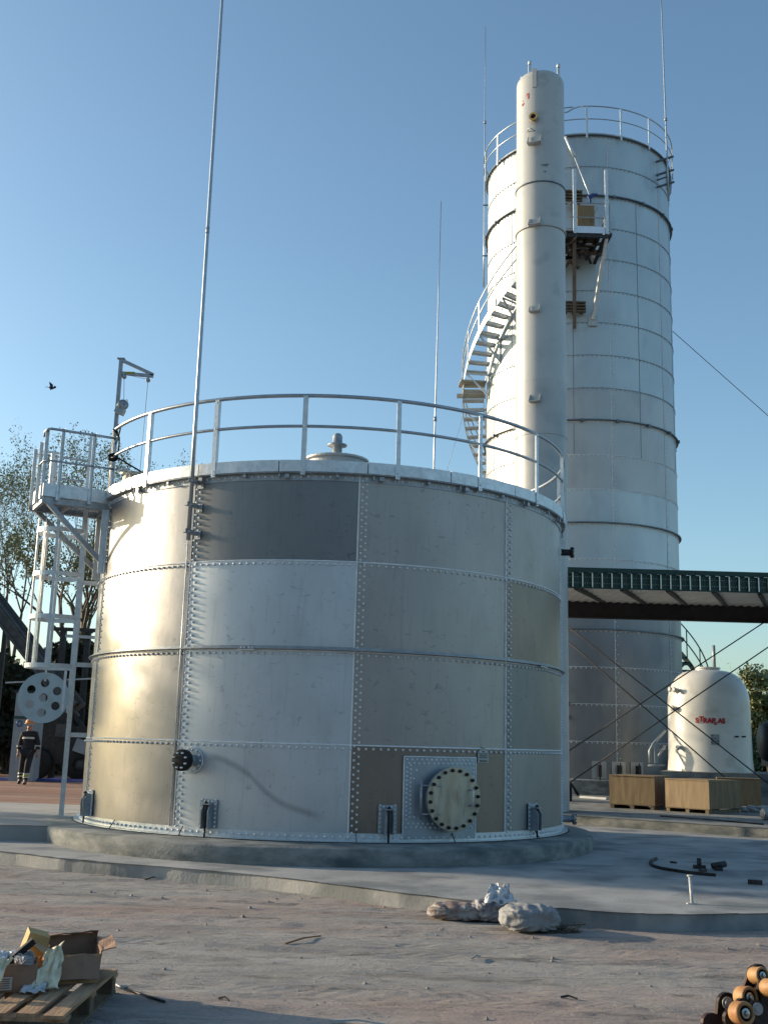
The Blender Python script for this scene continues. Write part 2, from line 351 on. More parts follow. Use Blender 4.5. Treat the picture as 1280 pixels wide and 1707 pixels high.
    bpt = N.new('ShaderNodeBump'); bpt.inputs['Strength'].default_value = .7; bpt.inputs['Distance'].default_value = .012; L.new(hgt, bpt.inputs['Height']); L.new(bp.outputs[0], bpt.inputs['Normal'])
    bp2 = N.new('ShaderNodeBump'); bp2.inputs['Strength'].default_value = .35; bp2.inputs['Distance'].default_value = .05
    L.new(nz(4, (.4, 1.8, 1), 6), bp2.inputs['Height']); L.new(bpt.outputs[0], bp2.inputs['Normal'])
    L.new(bp2.outputs[0], b.inputs['Normal']); return M
tag(g.build('ground', ground_mat(), loc=(0, 0, 0), fix=False), kind='structure')

# slabs
def catmull(pts, n=10):
    out = []
    for i in range(len(pts)-1):
        p0 = pts[max(i-1, 0)]; p1 = pts[i]; p2 = pts[i+1]; p3 = pts[min(i+2, len(pts)-1)]
        for k in range(n):
            t = k/n; out.append(tuple(.5*((2*p1[a])+(-p0[a]+p2[a])*t+(2*p0[a]-5*p1[a]+4*p2[a]-p3[a])*t*t+(-p0[a]+3*p1[a]-3*p2[a]+p3[a])*t**3) for a in range(len(p1))))
    out.append(tuple(pts[-1])); return out
def slab(name, poly, z0, z1, mt, bev=.012):
    bm = bmesh.new(); vs = [bm.verts.new((x, y, z1)) for x, y in poly]; f = bm.faces.new(vs); f.normal_update()
    if f.normal.z < 0: f.normal_flip()
    bot = [bm.verts.new((x, y, z0)) for x, y in poly]; n = len(poly)
    for i in range(n): bm.faces.new((vs[i], vs[(i+1) % n], bot[(i+1) % n], bot[i]))
    ed = [e for e in f.edges]
    bmesh.ops.bevel(bm, geom=ed, offset=bev, segments=2, affect='EDGES', profile=.6)
    bmesh.ops.recalc_face_normals(bm, faces=bm.faces)
    me = bpy.data.meshes.new(name); bm.to_mesh(me); bm.free(); me.materials.append(mt)
    o = bpy.data.objects.new(name, me); col.objects.link(o); o['kind'] = 'structure'; return o
front = catmull([(-16, 20.5), (-9, 17.0), (-4.75, 14.48), (-3.5, 13.74), (-1.36, 12.78), (0.4, 11.5), (1.3, 11.0), (1.91, 10.76), (2.6, 10.62), (3.74, 10.88), (6, 11.6), (16, 14.5)])
front = [(x, y+.035*fbm(x*1.3, 3.7)+.012*fbm(x*6, 1.1)) for x, y in front]
slab('concrete_apron', front+[(16, 27), (-16, 27)], -.05, .15, m_concs, .02)
slab('concrete_terrace', [(-15, 15.4), (-4.6, 15.9), (-2.5, 17.0), (-2.5, 19.6), (-4.4, 20.6), (-15, 22)], .14, .362, m_conc, .015)
slab('rear_concrete_slab', [(0.0, 25.2), (3.8, 22.5), (6.9, 20.3), (14, 15.3), (30, 15.3), (30, 52), (-1, 52)], .1, .32, m_concd, .015)
# concrete ring beam below the tank
PC = (-.86, 17.86)
mb = MB(); mb.lathe([(4.22, .14), (4.23, .34), (4.205, .366), (3.0, .374)], PC, n=120)
tag(mb.build('concrete_plinth', m_concd, loc=(PC[0], PC[1], .14)), kind='structure')

# ------------------------------------------------------------------ near bolted tank
TC = (-.842, 18.276); TR = 3.795; TZ = .379; PH = 1.208; NP = 10; A0 = R_(7.5)
def T(a, z, r=TR): return Vector((TC[0]+r*math.sin(a), TC[1]-r*math.cos(a), z))
def TN(a): return Vector((math.sin(a), -math.cos(a), 0))
tank = thing('storage_tank', 'wide bolted grey steel tank with rivet-like bolt seams and a railing on its roof', 'tank', (TC[0], TC[1], TZ))
tones = {(0, -2): 'W', (0, -1): 'W', (0, 0): 'L', (0, 1): 'B', (0, 2): 'N',
         (1, -2): 'W', (1, -1): 'W', (1, 0): 'L', (1, 1): 'M', (1, 2): 'D',
         (2, -2): 'W', (2, -1): 'W', (2, 0): 'L', (2, 1): 'M', (2, 2): 'B',
         (3, -2): 'W', (3, -1): 'W', (3, 0): 'D', (3, 1): 'M', (3, 2): 'M'}
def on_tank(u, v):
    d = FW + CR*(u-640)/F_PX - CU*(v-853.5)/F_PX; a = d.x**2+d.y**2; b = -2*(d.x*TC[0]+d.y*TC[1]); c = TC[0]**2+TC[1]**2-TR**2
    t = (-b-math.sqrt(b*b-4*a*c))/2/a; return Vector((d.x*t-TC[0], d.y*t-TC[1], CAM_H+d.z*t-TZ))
def hose_shadow_mat():  # curved shadow of a hose painted into a copy of the light steel
    M = ST['L'].copy(); M.name = 'steel_light_hose_shadow'; t = M.node_tree; N = t.nodes; L = t.links; b = N['Principled BSDF']; src = b.inputs['Base Color'].links[0].from_socket
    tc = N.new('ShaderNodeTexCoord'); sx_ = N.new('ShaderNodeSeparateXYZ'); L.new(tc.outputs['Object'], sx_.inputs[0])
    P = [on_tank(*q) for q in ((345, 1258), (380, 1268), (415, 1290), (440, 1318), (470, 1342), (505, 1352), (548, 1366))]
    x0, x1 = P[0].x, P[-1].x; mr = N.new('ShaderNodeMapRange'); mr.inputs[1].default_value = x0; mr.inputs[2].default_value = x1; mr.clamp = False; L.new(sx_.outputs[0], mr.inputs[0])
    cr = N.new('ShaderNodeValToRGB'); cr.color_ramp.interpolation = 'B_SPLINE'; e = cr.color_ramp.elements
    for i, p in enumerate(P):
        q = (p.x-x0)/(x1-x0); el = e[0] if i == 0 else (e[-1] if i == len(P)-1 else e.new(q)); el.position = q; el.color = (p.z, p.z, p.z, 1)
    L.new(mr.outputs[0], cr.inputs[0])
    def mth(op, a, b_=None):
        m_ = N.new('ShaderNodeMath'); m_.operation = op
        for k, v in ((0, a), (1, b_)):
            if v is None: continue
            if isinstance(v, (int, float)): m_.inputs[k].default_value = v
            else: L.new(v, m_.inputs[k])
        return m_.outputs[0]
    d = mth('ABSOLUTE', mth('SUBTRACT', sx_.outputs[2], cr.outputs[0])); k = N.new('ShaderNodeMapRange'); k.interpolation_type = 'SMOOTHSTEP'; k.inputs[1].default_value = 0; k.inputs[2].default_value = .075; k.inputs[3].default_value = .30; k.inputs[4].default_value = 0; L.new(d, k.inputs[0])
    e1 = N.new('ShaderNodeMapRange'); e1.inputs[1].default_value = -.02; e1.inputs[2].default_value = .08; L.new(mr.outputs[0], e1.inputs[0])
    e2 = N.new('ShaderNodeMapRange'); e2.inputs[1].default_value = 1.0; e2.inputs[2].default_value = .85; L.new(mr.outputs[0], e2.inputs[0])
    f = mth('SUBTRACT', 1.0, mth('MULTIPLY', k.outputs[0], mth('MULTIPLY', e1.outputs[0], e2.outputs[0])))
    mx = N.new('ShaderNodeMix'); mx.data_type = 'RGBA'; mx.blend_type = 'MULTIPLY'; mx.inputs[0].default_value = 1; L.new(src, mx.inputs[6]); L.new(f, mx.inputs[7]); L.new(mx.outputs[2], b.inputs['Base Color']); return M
ST['S'] = hose_shadow_mat(); tones[(0, 0)] = 'S'
TW = 2*PI/NP
# panel index k covers azimuth A0+(k-1)*TW .. A0+k*TW  (k=0: left of the seam at 7.5 deg ; -1: next left)
for row in range(4):
    for k in range(NP):
        kk = k if k < 6 else k-NP
        a0 = A0+(kk-1)*TW; a1 = a0+TW; z0 = TZ+row*PH; z1 = z0+PH
        mb = MB(); n = 14; nz_ = 5
        Vv = []
        for i in range(n+1):
            a = a0+(a1-a0+.022)*i/n
            for j in range(nz_+1):
                z = z0-.045+(z1-z0+.045)*j/nz_
                t = .007*(1-i/n)+.006*(j/nz_)
                rr = TR+t + (.0016*fbm(a*3+row*7+k, z*1.3, 1) if 0 < i < n and 0 < j < nz_ else 0)
                Vv.append(T(a, z, rr))
        Fq = [(i*(nz_+1)+j, (i+1)*(nz_+1)+j, (i+1)*(nz_+1)+j+1, i*(nz_+1)+j+1) for i in range(n) for j in range(nz_)]
        # thickness: left edge + top edge returns
        mb.add(Vv, Fq, True)
        le = [Vv[j] for j in range(nz_+1)]; le2 = [T(a0, p.z, TR-.012) for p in le]
        mb.add(le+le2, [(j, j+1, nz_+2+j, nz_+1+j) for j in range(nz_)])
        te = [Vv[i*(nz_+1)+nz_] for i in range(n+1)]; te2 = [Vector((TC[0]+(p.x-TC[0])*.996, TC[1]+(p.y-TC[1])*.996, p.z)) for p in te]
        mb.add(te+te2, [(i, i+1, n+2+i, n+1+i) for i in range(n)])
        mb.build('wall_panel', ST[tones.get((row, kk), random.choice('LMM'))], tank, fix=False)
# seams: sealant beads and bolts
for k in range(NP):
    a = A0+k*TW
    mb = MB(); w_ = .010/TR; pr = [(TR+.004, 0), (TR+.018, 0)]
    P = []
    for z in (TZ, TZ+4*PH):
        P += [T(a-w_, z, TR-.002), T(a-w_*.4, z, TR+.0205), T(a+w_*.8, z, TR+.0205)]
    mb.add(P, [(0, 1, 4, 3), (1, 2, 5, 4)]); mb.build('sealant_bead', m_bead, tank, fix=False)
    mb = MB(); nb = 52
    for i in range(nb):
        z = TZ+.06+(4*PH-.1)*(i+.5)/nb
        for q, dz in ((.045, 0), (.105, .5)):
            b = a+q/TR; mb.bolt(T(b, z+dz*4*PH/nb, TR+.010), TN(b), .0185, .026)
    mb.build('vertical_bolt_seam', m_bolt, tank, fix=False)
for row in range(0, 5):
    z = TZ+row*PH
    if row in (1, 2, 3):
        mb = MB(); mb.lathe([(TR-.002, z+.010), (TR+.018, z+.006), (TR+.018, z-.006), (TR+.010, z-.010)], TC, n=160); mb.build('sealant_bead', m_bead, tank)
    mb = MB(); nb = 240
    zz = z-.045 if row else z+.055
    if row == 4: zz = z-.05
    for i in range(nb):
        a = 2*PI*i/nb; mb.bolt(T(a, zz, TR+(.012 if row else .022)), TN(a), .0185, .024)
    mb.build('horizontal_bolt_row', m_bolt, tank, fix=False)
# stiffening ring at row 2
mb = MB(); z = TZ+2*PH+.012
for s_ in range(5):
    a0 = R_(-14+72*s_)+.003; a1 = R_(-14+72*(s_+1))-.003
    mb.lathe([(TR+.014, z), (TR+.075, z), (TR+.075, z+.010), (TR+.024, z+.010), (TR+.024, z+.045), (TR+.014, z+.045)], TC, a0, a1, 36, closed=True, smooth=False)
mb.build('stiffener_ring', m_galvd, tank)
mb = MB()
for s_ in range(5):
    a = R_(-14+72*s_); c = T(a, z+.006, TR+.05); mb.bar(T(a-.03, z-.012, TR+.05), T(a+.03, z-.012, TR+.05), .04, .012)
    for q in (-.02, -.008, .008, .02): mb.bolt(T(a+q, z+.010, TR+.05), (0, 0, 1), .012, .014)
mb.build('splice_plate', m_galv, tank)
# base angle
mb = MB()
mb.lathe([(TR+.012, TZ), (TR+.105, TZ), (TR+.105, TZ+.010), (TR+.022, TZ+.010), (TR+.022, TZ+.105), (TR+.012, TZ+.105)], TC, n=160, closed=True, smooth=False)
mb.build('base_angle', m_galv, tank)
mb = MB(); mb.lathe([(TR+.135, TZ-.016), (TR+.13, TZ-.002), (TR-.05, TZ-.002)], TC, n=120); mb.build('base_seal', m_black, tank)
mb = MB()
for a in (-46, -26, 9, 29, 54): mb.bar(T(R_(a), TZ, TR+.11), T(R_(a), TZ+.11, TR+.03), .008, .012)
mb.build('angle_joint', m_dark, tank)
# top angle, fascia and roof
zt = TZ+4*PH
mb = MB(); mb.lathe([(TR+.010, zt-.10), (TR+.020, zt-.10), (TR+.020, zt-.01), (TR+.09, zt-.01), (TR+.09, zt), (TR+.010, zt)], TC, n=160, closed=True, smooth=False); mb.build('top_angle', m_galvd, tank)
mb = MB()
for s_ in range(20):
    a0 = R_(-9+18*s_)+.0015; a1 = R_(-9+18*(s_+1))-.0015
    mb.lathe([(TR+.06, zt+.004), (TR+.10, zt+.004), (TR+.10, zt+.165), (TR-.12, zt+.175), (TR-.12, zt+.165), (TR+.094, zt+.155), (TR+.094, zt+.010), (TR+.06, zt+.010)], TC, a0, a1, 8, closed=True, smooth=False)
mb.build('roof_fascia', m_galv, tank)
apex = 6.02
mb = MB(); n = 20; prof = [(TR-.02, zt+.172), (.8, apex-.03), (.0, apex)]
mb.lathe(prof, TC, n=n, smooth=False); mb.build('roof', m_galv, tank)
mb = MB()
for i in range(20):
    a = R_(9+18*i); mb.bar(T(a, zt+.19, TR-.15), T(a, apex+.0, .8), .05, .03)
mb.build('roof_rib', m_galvd, tank)
# roof centre hatch and vent
c = at(563, 770, TC[1]); hz = c.z
mb = MB(); mb.lathe([(.50, apex-.08), (.50, hz-.02), (.56, hz-.01), (.56, hz+.02), (.40, hz+.05), (.18, hz+.10), (0, hz+.11)], TC, n=40, smooth=False); o = mb.build('roof_hatch', m_frp2, tank)
mb = MB()
for i in range(20): a = 2*PI*i/20; mb.bolt((TC[0]+.53*math.sin(a), TC[1]-.53*math.cos(a), hz+.02), (0, 0, 1), .014, .02)
mb.build('hatch_bolt', m_bolt, o)
mb = MB(); v0 = hz+.08
mb.lathe([(.085, v0), (.085, v0+.20), (.17, v0+.205), (.17, v0+.225), (.085, v0+.26), (.085, v0+.37), (.06, v0+.42), (0, v0+.44)], TC, n=28); mb.build('roof_vent', m_galvd, tank)
# small roof hood at left and a folded cover
mb = MB(); h0 = T(R_(-50), zt+.17, 3.25)
mb.spin([(0, -.16), (.10, -.15), (.17, -.05), (.18, .05), (.14, .14), (0, .16)], h0+Vector((0, 0, .03)), (1, .4, 0), 16); mb.bar(h0+Vector((.05, 0, 0)), h0+Vector((.2, 0, .22)), .03, .1); mb.build('roof_hood', m_galvd, tank)
mb = MB(); h1 = T(R_(-62), zt+.17, 3.45); mb.box(h1+Vector((0, 0, .12)), (.34, .5, .28), Matrix.Rotation(R_(28), 3, 'Z')); mb.box(h1+Vector((0, 0, .27)), (.42, .58, .03), Matrix.Rotation(R_(28), 3, 'Z') @ Matrix.Rotation(R_(12), 3, 'X')); mb.build('roof_box', mat('cream_cover', (.62, .55, .40), (.70, .63, .48), rough=.6, scale=4), tank)
# guard rail
RR = TR+.085; zr = 6.30; zm = 5.86
posts = [-42.5+19.2*k for k in range(0, 16)]
def arc(r, z, a0, a1, n): return [T(R_(a0+(a1-a0)*i/n), z, r) for i in range(n+1)]
mb = MB(); mb.tube(arc(RR-.01, zr, -62, 262, 130), .027, 10); mb.build('top_rail', m_rail, tank)
mb = MB(); mb.tube(arc(RR-.01, zm, -62, 262, 130), .022, 10); mb.build('mid_rail', m_rail, tank)
for p in posts:
    a = R_(p); mb = MB(); t = Vector((math.cos(a), math.sin(a), 0)); nn = TN(a); zb = zt-.045
    b0 = T(a, zb, RR+.022)
    mb.bar(b0, Vector((b0.x, b0.y, zr-.012)), .062, .008, up=nn)
    s0 = b0+t*.031-nn*.028; mb.bar(s0, Vector((s0.x, s0.y, zr-.012)), .006, .055, up=nn)
    for zz in (zb+.03, zb+.08, zm, zr-.05): mb.bolt(b0+Vector((0, 0, zz-zb))+nn*.005, nn, .012, .012)
    mb.build('rail_post', m_galv, tank)
for p in posts:
    mb = MB(); a = R_(p-3.2); mb.box(T(a, zt-.055, TR+.065), (.06, .05, .055), Matrix.Rotation(a, 3, 'Z')); mb.box(T(a-.028, zt-.045, TR+.06), (.02, .04, .05), Matrix.Rotation(a, 3, 'Z'))
    a = R_(p+7); mb.box(T(a, zt-.045, TR+.065), (.04, .04, .04), Matrix.Rotation(a, 3, 'Z'))
    mb.build('rim_bracket', m_galvd, tank)
# anchor brackets
for deg in (-59.8, -20.4, 15.1, 53.3):
    a = R_(deg); t = Vector((math.cos(a), math.sin(a), 0)); n_ = TN(a); Rz = Matrix.Rotation(a, 3, 'Z')
    mb = MB()
    mb.box(T(a, TZ+.285, TR+.026), (.25, .010, .36), Rz); o = mb.build('anchor_bracket', m_patch if deg > -50 else m_galv, tank)
    mb = MB()
    for q in (-.10, .10):
        for i in range(7): mb.bolt(T(a, TZ+.13+.055*i, TR+.03)+t*q, n_, .014, .015)
    for q in (-.05, 0, .05): mb.bolt(T(a, TZ+.44, TR+.03)+t*q, n_, .014, .015)
    mb.build('bracket_bolt', m_bolt, o)
    mb = MB()
    for q in (-.05, .05):
        p0 = T(a, TZ+.10, TR+.03)+t*q
        Pp = [p0, p0+n_*.11, p0+n_*.12+Vector((0, 0, .22)), p0+n_*.06+Vector((0, 0, .31)), p0+Vector((0, 0, .31))]
        Q = [p+t*.012 for p in Pp]; mb.add(Pp+Q, [(0, 1, 2, 3, 4), (9, 8, 7, 6, 5)]+[(i, (i+1) % 5, (i+1) % 5+5, i+5) for i in range(5)])
    mb.box(T(a, TZ+.41, TR+.08), (.13, .11, .012), Rz)
    mb.build('gusset', m_galvd, o)
    mb = MB(); q0 = T(a, TZ-.01, TR+.10); mb.tube([q0, q0+Vector((0, 0, .46))], .013, 8); mb.cyl(q0+Vector((0, 0, .42)), q0+Vector((0, 0, .45)), .026, 6); mb.build('anchor_rod', m_dark, o)
# manway
a = R_(28.0); n_ = TN(a); t = Vector((math.cos(a), math.sin(a), 0)); up = Vector((0, 0, 1)); zc = .93
mb = MB(); pw = .62; z0 = zc-.51; z1 = zc+.53; aa0, aa1 = R_(18.3), R_(34.6)
mb.lathe([(TR+.020, z0), (TR+.034, z0), (TR+.034, z1), (TR+.020, z1)], TC, aa0, aa1, 14, closed=True, smooth=False)
man = mb.build('manway', m_patch, tank)
mb = MB()
mb.lathe([(TR+.034, z1-.004), (TR+.042, z1-.004), (TR+.042, z1+.010), (TR+.018, z1+.010)], TC, aa0-.003, aa1+.003, 14)
for ax_ in (aa0-.003, aa1): mb.lathe([(TR+.020, z0), (TR+.040, z0), (TR+.040, z1), (TR+.020, z1)], TC, ax_, ax_+.003, 1, closed=True, smooth=False)
mb.build('sealant_bead', m_bead, man)
mb = MB()
for i in range(15):
    for row_, zz in ((0, z1-.035), (.5, z1-.085), (0, z0+.14), (.5, z0+.19)):
        b = aa0+(aa1-aa0)*(i+.5+row_*.9)/15.5; mb.bolt(T(b, zz, TR+.033), TN(b), .0165, .017)
for i in range(13):
    z = z0+.24+(z1-z0-.38)*i/12
    for b, dz in ((aa0+.035/TR, 0), (aa0+.09/TR, .03), (aa1-.035/TR, 0)): mb.bolt(T(b, z+dz, TR+.033), TN(b), .0165, .017)
for b, z in ((aa0+.045, zc+.36), (aa0+.035, zc+.25), (aa0+.04, zc-.24), (aa0+.05, zc-.35)): mb.bolt(T(b, z, TR+.033), TN(b), .0165, .017)
mb.build('manway_bolt', m_bolt, man)
mc = T(a, zc, TR)
mb = MB(); mb.spin([(.33, .0), (.33, .13), (.405, .13), (.405, .155), (.30, .155), (.30, 0)], mc, n_, 48, closed=True); smooth_auto(mb.build('manway_neck', m_galvd, man))
mb = MB(); mb.spin([(0, .160), (.41, .160), (.412, .164), (.412, .182), (.408, .186), (.12, .187), (0, .1875)], mc, n_, 48); cv = smooth_auto(mb.build('manway_cover', m_cover, man))
mb = MB()
for i in range(20):
    b = 2*PI*(i+.3)/20; p = mc+(t*math.cos(b)+up*math.sin(b))*.368+n_*.186
    mb.spin([(.026, 0), (.026, .016), (.016, .018), (.014, .045), (0, .046)], p, n_, 6, False)
mb.build('cover_bolt', m_dark, cv)
mb = MB()
h = mc+t*.25+up*.02+n_*.186; mb.tube([h+up*.10, h+up*.10+n_*.05, h+up*.085+n_*.07, h-up*.085+n_*.07, h-up*.10+n_*.05, h-up*.10], .010, 8); mb.build('handle', m_galv, cv)
mb = MB()
for q in (.17, -.19): mb.bar(mc-t*.46+up*q+n_*.10, mc-t*.20+up*q+n_*.20, .014, .05, up=n_)
mb.tube([mc-t*.46+up*.24+n_*.11, mc-t*.46-up*.26+n_*.11], .018, 10); mb.build('hinge', m_galvd, cv)
# name plate on the wall
a = R_(36.8); p = T(a, 1.49, TR+.022); mb = MB(); t = Vector((math.cos(a), math.sin(a), 0)); n_ = TN(a)
Pp = [p+t*x+up*y for x, y in ((-.10, -.09), (.10, -.09), (.10, .05), (.015, .12), (-.015, .12), (-.10, .05))]; Q = [q-n_*.006 for q in Pp]
mb.add(Pp+Q, [(0, 1, 2, 3, 4, 5), (11, 10, 9, 8, 7, 6)]+[(i, i+6, (i+1) % 6+6, (i+1) % 6) for i in range(6)]); pl = mb.build('name_plate', m_plate, tank)
mb = MB()
for i, (w_, y) in enumerate(((.05, .06), (.15, .028), (.15, .004), (.15, -.018), (.14, -.066))):
    mb.box(p+up*y+n_*.002, (w_, .002, .008 if i < 4 else .014), Matrix.Rotation(a, 3, 'Z'))
mb.build('plate_writing', m_ink, pl)
# left nozzle
a = R_(-24.9); n_ = TN(a); t = Vector((math.cos(a), math.sin(a), 0)); p = T(a, 1.335, TR)
mb = MB(); mb.spin([(0, .014), (.165, .014), (.165, .030), (0, .030)], p, n_, 32); nz1 = smooth_auto(mb.build('nozzle', m_patch, tank))
mb = MB(); mb.spin([(.160, .028), (.176, .028), (.176, .018), (.160, .018)], p, n_, 32, closed=True); mb.build('sealant_bead', m_bead, nz1)
mb = MB()
for i in range(12): b = 2*PI*i/12; mb.bolt(p+(t*math.cos(b)+up*math.sin(b))*.135+n_*.030, n_, .015, .016)
mb.build('nozzle_bolt', m_bolt, nz1)
mb = MB(); mb.spin([(.075, .03), (.075, .20)], p, n_, 24); mb.build('neck', m_galvd, nz1)
mb = MB(); mb.spin([(0, .29), (.128, .29), (.138, .282), (.138, .20), (.07, .195)], p, n_, 28); mb.build('nozzle_cap', m_black, nz1)
mb = MB()
for i in range(8): b = 2*PI*(i+.5)/8; q = p+(t*math.cos(b)+up*math.sin(b))*.10; mb.cyl(q+n_*.18, q+n_*.325, .012, 6)
mb.build('stud', m_bolt, nz1)
# right-hand nozzles
for (u, v, r_) in ((935, 921, .055), (940, 1365, .05)):
    a = R_(85); p = T(a, at(u, v, T(a, 0).y).z, TR); n_ = TN(a)
    mb = MB(); mb.spin([(0, .012), (.12, .012), (.12, .028), (r_, .028), (r_, .20), (r_*1.7, .20), (r_*1.7, .235), (0, .235)], p, n_, 20); nn = smooth_auto(mb.build('nozzle', m_dark if v < 1000 else m_galvd, tank))
    mb = MB(); tt = Vector((math.cos(a), math.sin(a), 0))
    for i in range(8): b = 2*PI*i/8; q = p+(tt*math.cos(b)+up*math.sin(b))*r_*1.4; mb.cyl(q+n_*.185, q+n_*.255, .008, 6)
    mb.build('stud', m_dark, nn)
# level hose / conduit down the wall beside the left seam
mb = MB(); a = R_(-29.4); mb.tube([T(a, TZ+.1, TR+.022), T(a, TZ+3.7*PH, TR+.022)], .011, 8); mb.build('conduit', m_galv, tank)

# ------------------------------------------------------------------ lightning rods
def rod(name, label, p0, p1, r0, r1, joints=(), brackets=None, fin=None, r_top=None):
    t_ = thing(name, label, 'lightning rod', p0, 'tall lightning rods')
    mb = MB(); p0 = Vector(p0); p1 = Vector(p1); L_ = [p0+(p1-p0)*i/6 for i in range(7)]; mb.tube(L_, r0, 10, True, r1); mb.build('mast', m_rail if not fin else fin, t_)
    for j, s_ in joints:
        q = p0+(p1-p0)*j; mb = MB(); mb.cyl(q-Vector((0, 0, .05)), q+Vector((0, 0, .05)), s_, 10); mb.build('joint_collar', m_galvd, t_)
    if brackets:
        for br in brackets: br(t_)
    return t_
a = R_(-27.3)
def brk(z):
    def f(t_):
        mb = MB(); q = T(a, z, TR+.01); n_ = TN(a); t2 = Vector((math.cos(a), math.sin(a), 0))
        e = q+n_*.26
        mb.angle(q, e, .055, .006, up=(0, 0, 1)); mb.box(q+n_*.012+t2*.02, (.10, .010, .12), Matrix.Rotation(a, 3, 'Z'))
        mb.build('rod_bracket', m_galvd, t_)
        mb = MB(); b_ = T(a, z+.02, TR+.2); mb.tube([b_+Vector((.03*math.cos(k), .03*math.sin(k), 0)) for k in [i*PI/5 for i in range(11)]], .006, 6); mb.build('u_bolt', m_bolt, t_)
    return f
pb = T(a, 4.28, TR+.20)
rod('lightning_rod', 'thick near lightning rod bracketed to the wide tank wall in front of its railing', pb, (pb.x-.03, pb.y, 14.5), .031, .020, ((.45, .028),), [brk(5.10), brk(4.76), brk(4.38)])
pc = at(718, 800, 22.3); pd = at(735, 335, 22.3)
rod('lightning_rod', 'slim tapering lightning rod rising behind the wide tank roof', (pc.x, pc.y, .15), pd, .035, .008, ((.62, .035),))
def arm(p, q):
    def f(t_): mb = MB(); mb.bar(p, q, .05); mb.build('rod_bracket', m_grd, t_)
    return f

# ------------------------------------------------------------------ access platform
O = Vector((-4.22, 16.62, 0)); er = Vector((-.885, -.465, 0)).normalized(); et = Vector((er.y, -er.x, 0))
if et.y < 0: et = -et
zd = 5.15; LN = 1.08; WD = .82
plat = thing('access_platform', 'small railed galvanised platform bracketed to the upper left side of the wide tank', 'platform', O+Vector((0, 0, zd)))
def pp(r, t_, z): return O+er*r+et*t_+Vector((0, 0, z))
mb = MB(); mb.angle(pp(0, 0, zd-.10), pp(LN, 0, zd-.10), .10, .008); mb.build('near_beam', m_galvd, plat)
mb = MB(); mb.angle(pp(-.1, WD, zd-.10), pp(LN+.05, WD, zd-.10), .10, .008, fl=-1); mb.build('far_beam', m_galvd, plat)
mb = MB()
for r in (.06, .64, LN-.03): mb.bar(pp(r, .01, zd-.06), pp(r, WD-.01, zd-.06), .05, .07)
mb.build('cross_member', m_galvd, plat)
mb = MB()
for i in range(28): r = .02+(LN-.02)*i/27; mb.bar(pp(r, 0, zd+.012), pp(r, WD, zd+.012), .006, .026)
for i in range(9): t_ = WD*i/8; mb.bar(pp(0, t_, zd+.012), pp(LN, t_, zd+.012), .006, .02)
mb.build('deck_grating', m_galvd, plat)
mb = MB(); mb.bar(pp(.02, -.03, zd+.10), pp(LN, -.03, zd+.10), .008, .20); mb.bar(pp(LN, -.03, zd+.10), pp(LN, WD*.95, zd+.10), .008, .20); mb.bar(pp(.55, WD, zd+.10), pp(LN, WD, zd+.10), .006, .16); mb.build('toe_board', m_galv, plat)
for (r, t_, h) in ((.04, -.04, 1.08), (.36, -.045, 1.08), (.84, -.045, 1.08), (LN-.02, .04, 1.04), (LN, .34, .92), (LN, WD, .92), (.75, WD+.03, .88)):
    mb = MB(); mb.angle(pp(r, t_, zd-.05), pp(r, t_, zd+h), .05, .006, up=er); mb.build('rail_post', m_galv, plat)
mb = MB()
path = [pp(0, -.05, zd+1.05), pp(LN-.08, -.05, zd+1.05), pp(LN, -.02, zd+1.05), pp(LN+.03, .08, zd+1.03), pp(LN+.03, .14, zd+.96)]
mb.tube(path, .020, 10); mb.build('top_rail', m_rail, plat)
mb = MB(); mb.tube([pp(0, -.05, zd+.55), pp(LN-.08, -.05, zd+.55), pp(LN+.02, .02, zd+.55), pp(LN+.03, .5, zd+.55)], .016, 10); mb.build('mid_rail', m_rail, plat)
mb = MB(); mb.tube([pp(.3, WD+.03, zd+.85), pp(LN, WD+.03, zd+.85)], .018, 10); mb.tube([pp(.3, WD+.03, zd+.5), pp(LN, WD+.03, zd+.5)], .014, 10); mb.build('far_rail', m_rail, plat)
for t_ in (0., WD):
    mb = MB(); e = T(math.atan2((O+et*t_).x-TC[0], -((O+et*t_).y-TC[1])), zd-1.0, TR+.04)
    mb.angle(pp(LN-.06, t_, zd-.1), e, .07, .008, up=et); mb.build('diagonal_brace', m_galvd, plat)
    mb = MB(); e2 = Vector((e.x, e.y, zd-.1)); mb.angle(e-Vector((0, 0, .1)), e2, .09, .008, up=er); mb.build('wall_leg', m_galv, plat)
# bright post inside (sunlit)
mb = MB(); mb.bar(pp(LN-.22, WD*.8, zd), pp(LN-.22, WD*.8, zd+.85), .10, .05, up=er); mb.bar(pp(LN-.1, WD*.8, zd+.86), pp(LN-.4, WD*.8, zd+.86), .05, .03); mb.build('gate_post', m_galv, plat)

# ------------------------------------------------------------------ caged ladder
al = R_(-77); nl = TN(al); tl = Vector((math.cos(al), math.sin(al), 0)); LC = T(al, 0, TR+.30)
lad = thing('caged_ladder', 'galvanised caged ladder with a round perforated guard plate at the left of the wide tank', 'ladder', (LC.x, LC.y, .365))
for q in (-.24, .22):
    mb = MB(); b = LC+tl*q; mb.bar(Vector((b.x, b.y, .37 if q < 0 else 1.95)), Vector((b.x, b.y, 6.40 if q > 0 else 5.95)), .075, .028, up=tl)
    mb.build('stringer', m_galv, lad)
mb = MB(); z = 2.0
while z < 5.2: mb.tube([LC-tl*.24+Vector((0, 0, z)), LC+tl*.22+Vector((0, 0, z))], .012, 6); z += .28
mb.build('rung', m_galvd, lad)
for z in (2.72, 4.04, 1.62):
    mb = MB(); b = LC-tl*.22+Vector((0, 0, z)); mb.bar(b, b-nl*.36, .012, .07); mb.box(b+Vector((0, 0, 0)), (.09, .03, .09), Matrix.Rotation(al, 3, 'Z')); mb.build('wall_bracket', m_galv, lad)
